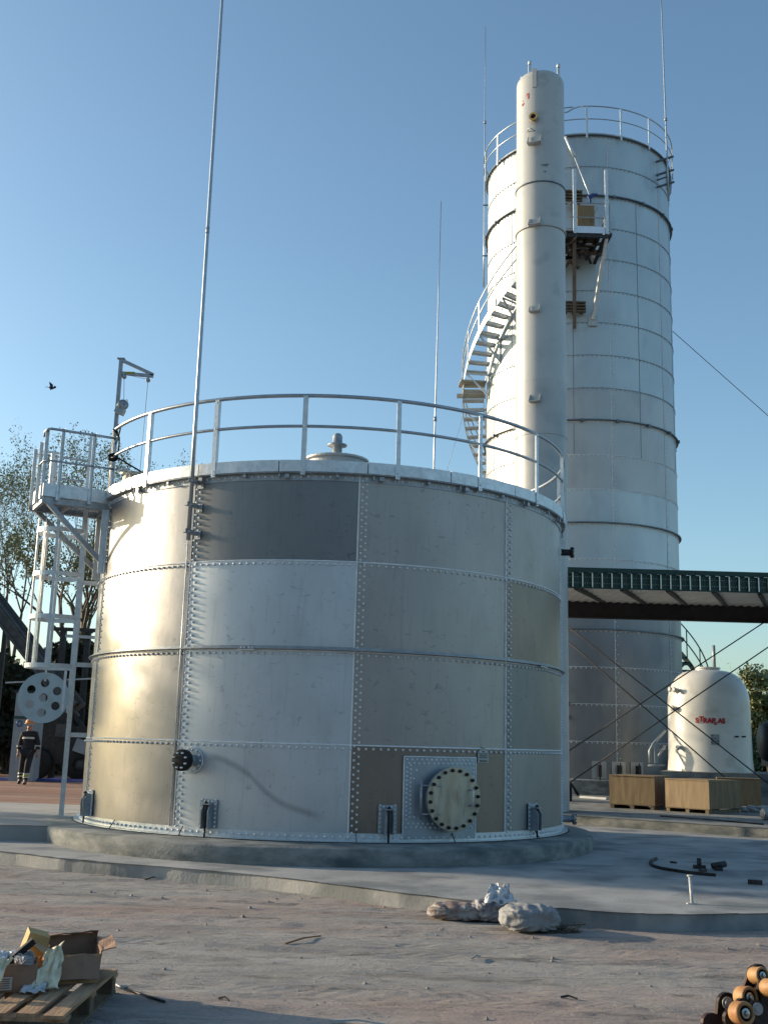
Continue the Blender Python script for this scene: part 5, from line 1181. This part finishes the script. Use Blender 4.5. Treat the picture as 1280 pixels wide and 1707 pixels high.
# facing the camera (-Y); left in picture = -X
bv = [(0, 0, .95), (0, .0, 1.10), (0, .01, 1.28), (0, 0, 1.42), (0, -.01, 1.50), (0, -.03, 1.58), (0, -.035, 1.66),
      (-.17, 0, 1.41), (-.24, .02, 1.16), (-.25, -.06, .94), (-.245, -.09, .87),
      (.17, 0, 1.41), (.25, .03, 1.17), (.29, -.03, .95), (.295, -.06, .88),
      (-.10, 0, .90), (-.14, .04, .50), (-.19, .14, .12), (-.19, .06, .06),
      (.09, 0, .90), (.06, -.12, .50), (.04, -.10, .10), (.04, -.24, .05)]
be = [(0, 1), (1, 2), (2, 3), (3, 4), (4, 5), (5, 6), (3, 7), (7, 8), (8, 9), (9, 10), (3, 11), (11, 12), (12, 13), (13, 14), (0, 15), (15, 16), (16, 17), (17, 18), (0, 19), (19, 20), (20, 21), (21, 22)]
br_ = [(.16, .12), (.15, .11), (.18, .12), (.15, .10), .06, .075, .07, .075, .055, .042, .036, .075, .055, .042, .036, .10, .068, .048, .04, .10, .068, .048, .04]
body = skin('body', bv, be, br_, m_skin, per)
# clothing slightly larger
jv = bv[:5]+bv[7:10]+bv[11:14]; je_ = [(0, 1), (1, 2), (2, 3), (3, 4), (3, 5), (5, 6), (6, 7), (3, 8), (8, 9), (9, 10)]
skin('jacket', [(0, 0, .86)]+list(jv[1:]), je_, [(.19, .15), (.18, .14), (.205, .145), (.175, .12), .075, .10, .078, .062, .10, .078, .062], m_navy, per)
tv = [bv[0], bv[15], bv[16], (-.188, .13, .14), bv[19], bv[20], (.042, -.10, .13)]
skin('trousers', tv, [(0, 1), (1, 2), (2, 3), (0, 4), (4, 5), (5, 6)], [(.175, .135), .125, .09, .075, .125, .09, .075], m_navy, per)
for sx_, y1, y0, z_ in ((-.19, .14, .0, .05), (.04, -.10, -.24, .045)):
    skin('boot', [(sx_, y1, .16), (sx_, y1, z_+.01), (sx_, y0, z_)], [(0, 1), (1, 2)], [.062, .06, .048], m_boot, per, 2, 1)
mb = MB(); hc = S @ Vector((0, -.035, 1.70)); mb.lathe([(.150, hc.z-.005), (.148, hc.z+.01), (.128, hc.z+.02), (.122, hc.z+.07), (.09, hc.z+.12), (.04, hc.z+.142), (0, hc.z+.145)], (hc.x, hc.y), n=24); mb.box((hc.x, hc.y-.15, hc.z), (.16, .07, .012)); mb.build('helmet', m_orange, per)
mb = MB()
for q in (-.03, .03): mb.sphere(S @ Vector((q, -.105, 1.645)), .010, 8, 6)
mb.build('eyes', m_ink, body)
mb = MB(); mb.sphere(S @ Vector((0, -.115, 1.615)), .014, 8, 6, (.8, 1, 1.3)); mb.sphere(S @ Vector((0, -.10, 1.585)), .02, 8, 6, (1.2, .4, .3))
for q in (-.075, .075): mb.sphere(S @ Vector((q, -.03, 1.63)), .02, 8, 6, (.4, .8, 1.2))
mb.build('nose_and_ears', m_skin, body)
def band(c, r, rz, h, tilt=(0, 0, 1)):
    mb = MB(); c = S @ Vector(c); ax_ = Vector(tilt).normalized(); x = ax_.cross(Vector((0, 1, 0))).normalized(); y = ax_.cross(x); n = 20; V = []
    for i in range(n):
        b = 2*PI*i/n
        for s_ in (-h/2, h/2): V.append(c+x*r*math.cos(b)+y*rz*math.sin(b)+ax_*s_)
    mb.add(V, [(2*i, 2*((i+1) % n), 2*((i+1) % n)+1, 2*i+1) for i in range(n)], True); return mb
band((0, 0, 1.30), .200, .158, .055).build('reflective_band', m_refl, per)
band((-.247, 0.0, 1.08), .088, .088, .05, (0, -.3, 1)).build('reflective_band', m_refl, per)
band((.262, .02, 1.10), .088, .088, .05, (.1, -.3, 1)).build('reflective_band', m_refl, per)
for z in (.30, .21):
    band((-.165-.02*(.3-z)*3, .09+.2*(.3-z), z), .088, .088, .04, (-.1, .25, 1)).build('reflective_band', m_refl, per)
    band((.05, -.11, z), .088, .088, .04, (-.05, 0, 1)).build('reflective_band', m_refl, per)
band((.045, -.105, .255), .086, .086, .035, (-.05, 0, 1)).build('hi_vis_band', m_yel, per)
# hands with fingers
def hand(w0, side, parent):
    w0 = Vector(w0); v = [tuple(w0), tuple(w0+Vector((0, -.01, -.045))), tuple(w0+Vector((0, -.02, -.085)))]; e = [(0, 1), (1, 2)]; r = [(.026, .018), (.036, .016), (.036, .014)]
    for k, (dx_, l) in enumerate(((-.027, .065), (-.009, .078), (.009, .074), (.027, .058))):
        b = len(v); v += [tuple(w0+Vector((dx_*.9, -.022, -.095))), tuple(w0+Vector((dx_, -.03, -.095-l*.55))), tuple(w0+Vector((dx_, -.045, -.095-l)))]; e += [(2, b), (b, b+1), (b+1, b+2)]; r += [.010, .009, .0075]
    b = len(v); v += [tuple(w0+Vector((side*.045, -.02, -.06))), tuple(w0+Vector((side*.055, -.035, -.10)))]; e += [(1, b), (b, b+1)]; r += [.011, .009]
    return skin('hand', v, e, r, m_skin, parent, 1)
hand((-.247, -.08, .90), 1, body); hand((.296, -.05, .91), -1, body)

# ------------------------------------------------------------------ left background
cab = thing('utility_cabin', 'narrow grey cabin with a small round blue sign behind the walking person', 'cabin', (at(47, 1280, 34).x, 34, .2))
x0, x1 = at(20, 1240, 34).x, at(60, 1240, 34).x; zt1 = at(48, 1155, 34).z
mb = MB(); mb.box(((x0+x1)/2, 34.3, (.2+zt1)/2), (x1-x0, .6, zt1-.2)); mb.build('wall', m_cab, cab)
mb = MB(); mb.box(((x0+x1)/2, 34.3, zt1+.03), (x1-x0+.12, .75, .07)); mb.build('roof', m_dark, cab)
mb = MB(); mb.box(((x0+x1)/2, 33.985, (.4+zt1)/2), (x1-x0-.2, .03, zt1-.6)); d_ = mb.build('door', m_cab, cab)
p = at(33, 1206, 33.95); mb = MB(); mb.spin([(.10, 0), (.10, .01), (.062, .01), (.062, 0)], p, (0, -1, 0), 20, closed=True); mb.build('round_sign', mat('sign_blue', (.02, .12, .35), rough=.4), cab)
mb = MB(); mb.box((at(36, 1196, 33.95).x, 33.94, at(36, 1196, 33.95).z), (.45, .02, .08)); mb.build('sign_strip', m_gsteel, cab)
# conveyor
cv_ = thing('inclined_conveyor', 'dark inclined conveyor boom sloping down behind the ladder at the far left', 'conveyor', (-9.5, 27, .2))
a1, b1 = at(-60, 945, 27), at(118, 1180, 27)
for dy in (0, .9):
    mb = MB(); mb.bar(a1+Vector((0, dy, 0)), b1+Vector((0, dy, 0)), .06, .34); mb.bar(a1+Vector((0, dy-.04, .17)), b1+Vector((0, dy-.04, .17)), .12, .03); mb.bar(a1+Vector((0, dy-.04, -.17)), b1+Vector((0, dy-.04, -.17)), .12, .03); mb.build('side_beam', m_purl, cv_)
mb = MB()
for i in range(16): p = a1+(b1-a1)*(i+.5)/16; mb.tube([p, p+Vector((0, .9, 0))], .05, 8)
mb.build('idler_rollers', m_dark, cv_)
mb = MB(); V0 = [a1+up*.13, b1+up*.13, b1+up*.13+Vector((0, .9, 0)), a1+up*.13+Vector((0, .9, 0))]; mb.add(V0+[v+up*.02 for v in V0], [(0, 1, 2, 3), (7, 6, 5, 4), (0, 4, 5, 1), (1, 5, 6, 2), (2, 6, 7, 3), (3, 7, 4, 0)]); mb.build('belt', m_black, cv_)
for tt in (.30,):
    p = a1+(b1-a1)*tt
    for dy in (0, .9): mb = MB(); mb.bar(p+Vector((0, dy, -.1)), Vector((p.x, p.y+dy, .2)), .10, .10); mb.build('leg', m_dark, cv_)
# dark portal frame behind the ladder
fr = thing('portal_gantry', 'dark steel portal with pale crossbars between the ladder and the wide tank', 'gantry', (at(118, 1250, 37).x, 37, .2))
for u in (86, 128):
    mb = MB(); b0 = at(u, 1290, 37); mb.bar((b0.x, 37, .2), (b0.x, 37, at(u, 1048, 37).z), .18, .18); mb.build('post', m_dark, fr)
mb = MB(); mb.bar(at(84, 1048, 36.9), at(185, 1052, 36.9), .10, .12); mb.build('head_beam', m_dark, fr)
mb = MB(); mb.bar(at(110, 1060, 36.85), at(180, 1064, 36.85), .08, .10); mb.bar(at(10, 1138, 36.8), at(180, 1130, 36.8), .03, .05); mb.build('crossbar', m_frp2, fr)
mb = MB(); mb.bar(at(112, 1175, 36.9), at(165, 1248, 36.9), .10, .14); mb.build('brace', m_purl, fr)
mk = thing('parked_loader', 'dark machinery with wheels parked in the shade beneath the trees', 'machine', (at(105, 1290, 36).x, 36, .2))
p = at(105, 1245, 36); mb = MB(); mb.box((p.x, 36.6, 1.3), (2.0, 1.6, 1.2)); mb.box((p.x-.4, 36.5, 2.3), (.9, 1.2, 1.2)); mb.build('body', m_dark, mk)
for dx_ in (-.7, .7): mb = MB(); mb.spin([(.2, -.15), (.45, -.15), (.5, -.1), (.5, .1), (.45, .15), (.2, .15)], (p.x+dx_, 35.7, .7), (0, 1, 0), 24); wh = mb.build('wheel', m_black, mk); mb = MB(); mb.spin([(0, -.1), (.2, -.1), (.2, .1), (0, .1)], (p.x+dx_, 35.7, .7), (0, 1, 0), 14); mb.build('rim', m_purl, wh)
mb = MB(); mb.box((p.x+.05, 35.68, 1.75), (.45, .03, .40)); mb.build('control_panel', m_purl, mk)
mb = MB(); mb.box((p.x+.75, 35.6, 1.25), (.5, .2, .4), Matrix.Rotation(.3, 3, 'Y')); mb.build('hose_bundle', m_cab, mk)
# blue tarp strip and low timber
mb = MB(); V = []; n = 40
for i in range(n+1):
    x = -13+9.5*i/n; y = 34.0+.5*noise.noise((x*.5, 0, 0))+(x+13)*.18
    V += [(x, y-.25, .215+.02*noise.noise((x*3, 1, 0))), (x, y, .30+.05*noise.noise((x*2, 5, 0))), (x, y+.35, .215)]
mb.add(V, [(3*i+k, 3*i+3+k, 3*i+4+k, 3*i+1+k) for i in range(n) for k in range(2)], True); o = mb.build('blue_tarp', m_blue); tag(o, 'long folded blue tarpaulin strip lying on the red sand at the left', 'tarp')

# bird
bp0 = at(86, 646, 40); mb = MB(); mb.sphere(bp0, .07, 10, 6, (1.5, .8, .7)); mb.sphere(bp0+Vector((.14, 0, .02)), .05, 8, 5)
mb.add([bp0+Vector(v) for v in ((-.05, 0, .03), (.07, 0, .03), (.02, .1, .16), (-.12, .05, .26), (-.05, .01, .02), (.06, .01, .02))], [(0, 1, 2, 3), (4, 3, 2, 5), (0, 3, 4), (1, 5, 2)])
mb.add([bp0+Vector(v) for v in ((-.05, 0, .02), (.06, 0, .0), (.16, -.05, -.05), (.0, -.1, -.14), (-.04, .01, .0))], [(0, 1, 2, 3), (4, 3, 2, 1), (0, 3, 4)])
mb.add([bp0+Vector(v) for v in ((-.1, -.02, 0), (-.1, .03, 0), (-.22, .03, .02), (-.22, -.03, .02), (-.16, 0, .03))], [(0, 1, 2, 3), (0, 3, 4), (1, 4, 2)])
tag(mb.build('bird', m_dark), 'small dark bird flying in the sky above the platform', 'bird')

# ------------------------------------------------------------------ trees
def tree(label, x, y, h, seed, spread=.45, leaves=3000, leaf=.10, lm=m_leaf, depth=6, z=.2, group='trees beyond the yard', lean=0, forks=3, trunk=.16, lowfork=.22):
    rd = random.Random(seed); t_ = thing('tree', label, 'tree', (x, y, z), group)
    tb = MB(); tips = []
    def grow(p, d, L_, r, lv):
        n = 3 if lv < 3 else 2; pts = [p]; q = p
        for i in range(n):
            d = (d+Vector((rd.gauss(0, .10), rd.gauss(0, .10), rd.gauss(0, .06)+.05))).normalized(); q = q+d*L_/n; pts.append(q)
            if lv >= 2: tips.append((q, lv))
        r2 = r*.66 if lv else r*.8
        tb.tube(pts, r, 6 if lv < 2 else (4 if lv < 4 else 3), False, r2)
        if lv >= depth: return
        k = forks if lv < 4 else 2+(rd.random() < .5)
        for i in range(k):
            a = 2*PI*(i+rd.random()*.8)/k; s_ = spread*rd.uniform(.6, 1.35); ax_ = d.orthogonal().normalized(); ax2 = d.cross(ax_)
            nd = (d+(ax_*math.cos(a)+ax2*math.sin(a))*s_+Vector((0, 0, .12))).normalized(); st = pts[-1] if (i == 0 or rd.random() < .6) else pts[-2]
            grow(st, nd, L_*rd.uniform(.66, .86), r2*(.85 if i == 0 else .66), lv+1)
    L0 = h*lowfork; grow(Vector((x, y, z-.1)), Vector((lean, 0, 1)).normalized(), L0, trunk, 0)
    hi = max(p.z for p, l in tips)-z; s = h/hi
    tb.v = [(x+(v[0]-x)*s, y+(v[1]-y)*s, z+(v[2]-z)*s) for v in tb.v]
    tb.build('trunk', m_bark, t_, fix=False)
    lb = MB()
    for i in range(leaves):
        p, l = rd.choice(tips); p = Vector((x+(p.x-x)*s, y+(p.y-y)*s, z+(p.z-z)*s))+Vector((rd.gauss(0, .07), rd.gauss(0, .07), rd.gauss(0, .07)))
        if noise.noise(p*.45+Vector((seed, 0, 0))) < -.12 and rd.random() < .8: continue
        a = Vector((rd.gauss(0, 1), rd.gauss(0, 1), rd.gauss(0, 1))).normalized(); b = a.orthogonal().normalized(); s_ = leaf*rd.uniform(.5, 1.3)
        lb.add([p, p+a*s_*.6+b*s_*.4, p+a*s_*1.2, p+a*s_*.6-b*s_*.4], [(0, 1, 2, 3)])
    lb.build('crown', lm, t_, fix=False)
    return t_
tree('bare-looking budding tree at the left edge, tallest of the left group', -17.6, 52, 16.4, 1, leaves=15000, leaf=.085, depth=7)
tree('budding tree with forked trunks directly behind the caged ladder', -14.2, 47, 14.6, 2, .40, 13000, .08, depth=7)
tree('slim twiggy tree whose top shows through the railed platform', -12.6, 50, 14.6, 3, .42, 12000, .08, depth=7)
tree('nearer low branching tree behind the conveyor boom', -11.9, 41, 9.6, 4, .55, 14000, .09, m_leafy, trunk=.2, lowfork=.2)
tree('greener small tree between the ladder and the wide tank', -9.4, 43, 9.6, 6, .5, 14000, .10, m_leaf)
def bush(label, x, y, r, h, n, seed, lm, z=.2, name='bush', leaf=.16, cat='bush', group='bushes beyond the yard'):
    rd = random.Random(seed); t_ = thing(name, label, cat, (x, y, z), group); lb = MB(); cl_ = [(Vector((x+rd.gauss(0, r*.45), y+rd.gauss(0, r*.3), z+h*(.15+.75*rd.random()**.8))), rd.uniform(.25, .5)*r*.8) for _ in range(16)]
    st = MB()
    for c_, rr in cl_: st.tube([(x+rd.uniform(-.2, .2), y, z-.1), ((x+c_.x)/2, (y+c_.y)/2, z+(c_.z-z)*.5), tuple(c_)], .05, 4, False, .015)
    st.build('stem', m_bark, t_, fix=False)
    for i in range(n):
        c_, rr = rd.choice(cl_); d = Vector((rd.gauss(0, 1), rd.gauss(0, 1), rd.gauss(0, .8))).normalized(); p = c_+d*rr*(rd.random()**.4)
        if p.z < z+.02: continue
        a = Vector((rd.gauss(0, 1), rd.gauss(0, 1), rd.gauss(0, 1))).normalized(); b = a.orthogonal().normalized(); s_ = leaf*rd.uniform(.5, 1.3)
        lb.add([p, p+a*s_*.6+b*s_*.4, p+a*s_*1.2, p+a*s_*.6-b*s_*.4], [(0, 1, 2, 3)])
    lb.build('crown', lm, t_, fix=False); return t_
bush('leafy green tree at the right edge behind the white tank', 20.5, 58, 2.0, 6.0, 12000, 31, m_leafy, name='tree', cat='tree', leaf=.2)
bush('dark bushy shrub just right of the white tank', 19.6, 60, 1.4, 4.4, 5200, 32, m_leafd, leaf=.2)
tree('thin distant tree peeking over the dome of the white tank', 20.2, 66, 6.4, 33, .5, 900, .14, depth=5)
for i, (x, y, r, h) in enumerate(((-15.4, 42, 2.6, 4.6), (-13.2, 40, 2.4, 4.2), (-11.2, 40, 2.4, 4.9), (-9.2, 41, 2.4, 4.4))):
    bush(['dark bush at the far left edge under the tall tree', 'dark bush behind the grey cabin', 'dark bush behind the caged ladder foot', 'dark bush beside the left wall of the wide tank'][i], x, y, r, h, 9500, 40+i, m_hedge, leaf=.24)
# dense far belt of wood behind everything on the left and right
mb = MB(); rd = random.Random(77)
for seg in ((-60, -6, 62), (20, 60, 80)):
    for i in range(16000):
        x = rd.uniform(seg[0], seg[1]); y = seg[2]+rd.gauss(0, 2.0); hm = 3.6+1.6*noise.noise((x*.12, 1, seg[2])); z = .3+hm*rd.random()**.8
        a = Vector((rd.gauss(0, 1), rd.gauss(0, 1), rd.gauss(0, 1))).normalized(); b = a.orthogonal().normalized(); s_ = .42*rd.uniform(.5, 1.3); p = Vector((x, y, z))
        mb.add([p, p+a*s_*.6+b*s_*.4, p+a*s_*1.2, p+a*s_*.6-b*s_*.4], [(0, 1, 2, 3)])
tag(mb.build('distant_wood_or_added_belt', m_leafd, fix=False), 'dark far-off belt of undergrowth and wood along the horizon', 'wood', kind='stuff')

# trees standing outside the frame: left row dapples the low sun, rear leaf belt is added unseen to cut sky fill and darken steel reflections
tree('sparse roadside tree left of the yard, standing outside the frame', -28.0, 24.8, 10.6, 62, .36, 3800, .24, m_leaf, depth=5, lowfork=.66)
mb = MB(); rd = random.Random(78)
for i in range(15000):
    t_ = rd.random(); x = -75+165*t_; y = -30-10*math.sin(t_*PI)+rd.gauss(0, 1.5); z = 11*rd.random()**.8*(1+.25*noise.noise((x*.15, 2, 0)))
    a = Vector((rd.gauss(0, 1), rd.gauss(0, 1), rd.gauss(0, 1))).normalized(); b = a.orthogonal().normalized(); s_ = 1.1*rd.uniform(.5, 1.3); p = Vector((x, y, z))
    mb.add([p, p+a*s_*.6+b*s_*.4, p+a*s_*1.2, p+a*s_*.6-b*s_*.4], [(0, 1, 2, 3)])
tag(mb.build('distant_wood_or_added_belt', m_leafd, fix=False), 'added unseen leaf belt behind the viewer that dims the sky fill', 'wood', kind='stuff')
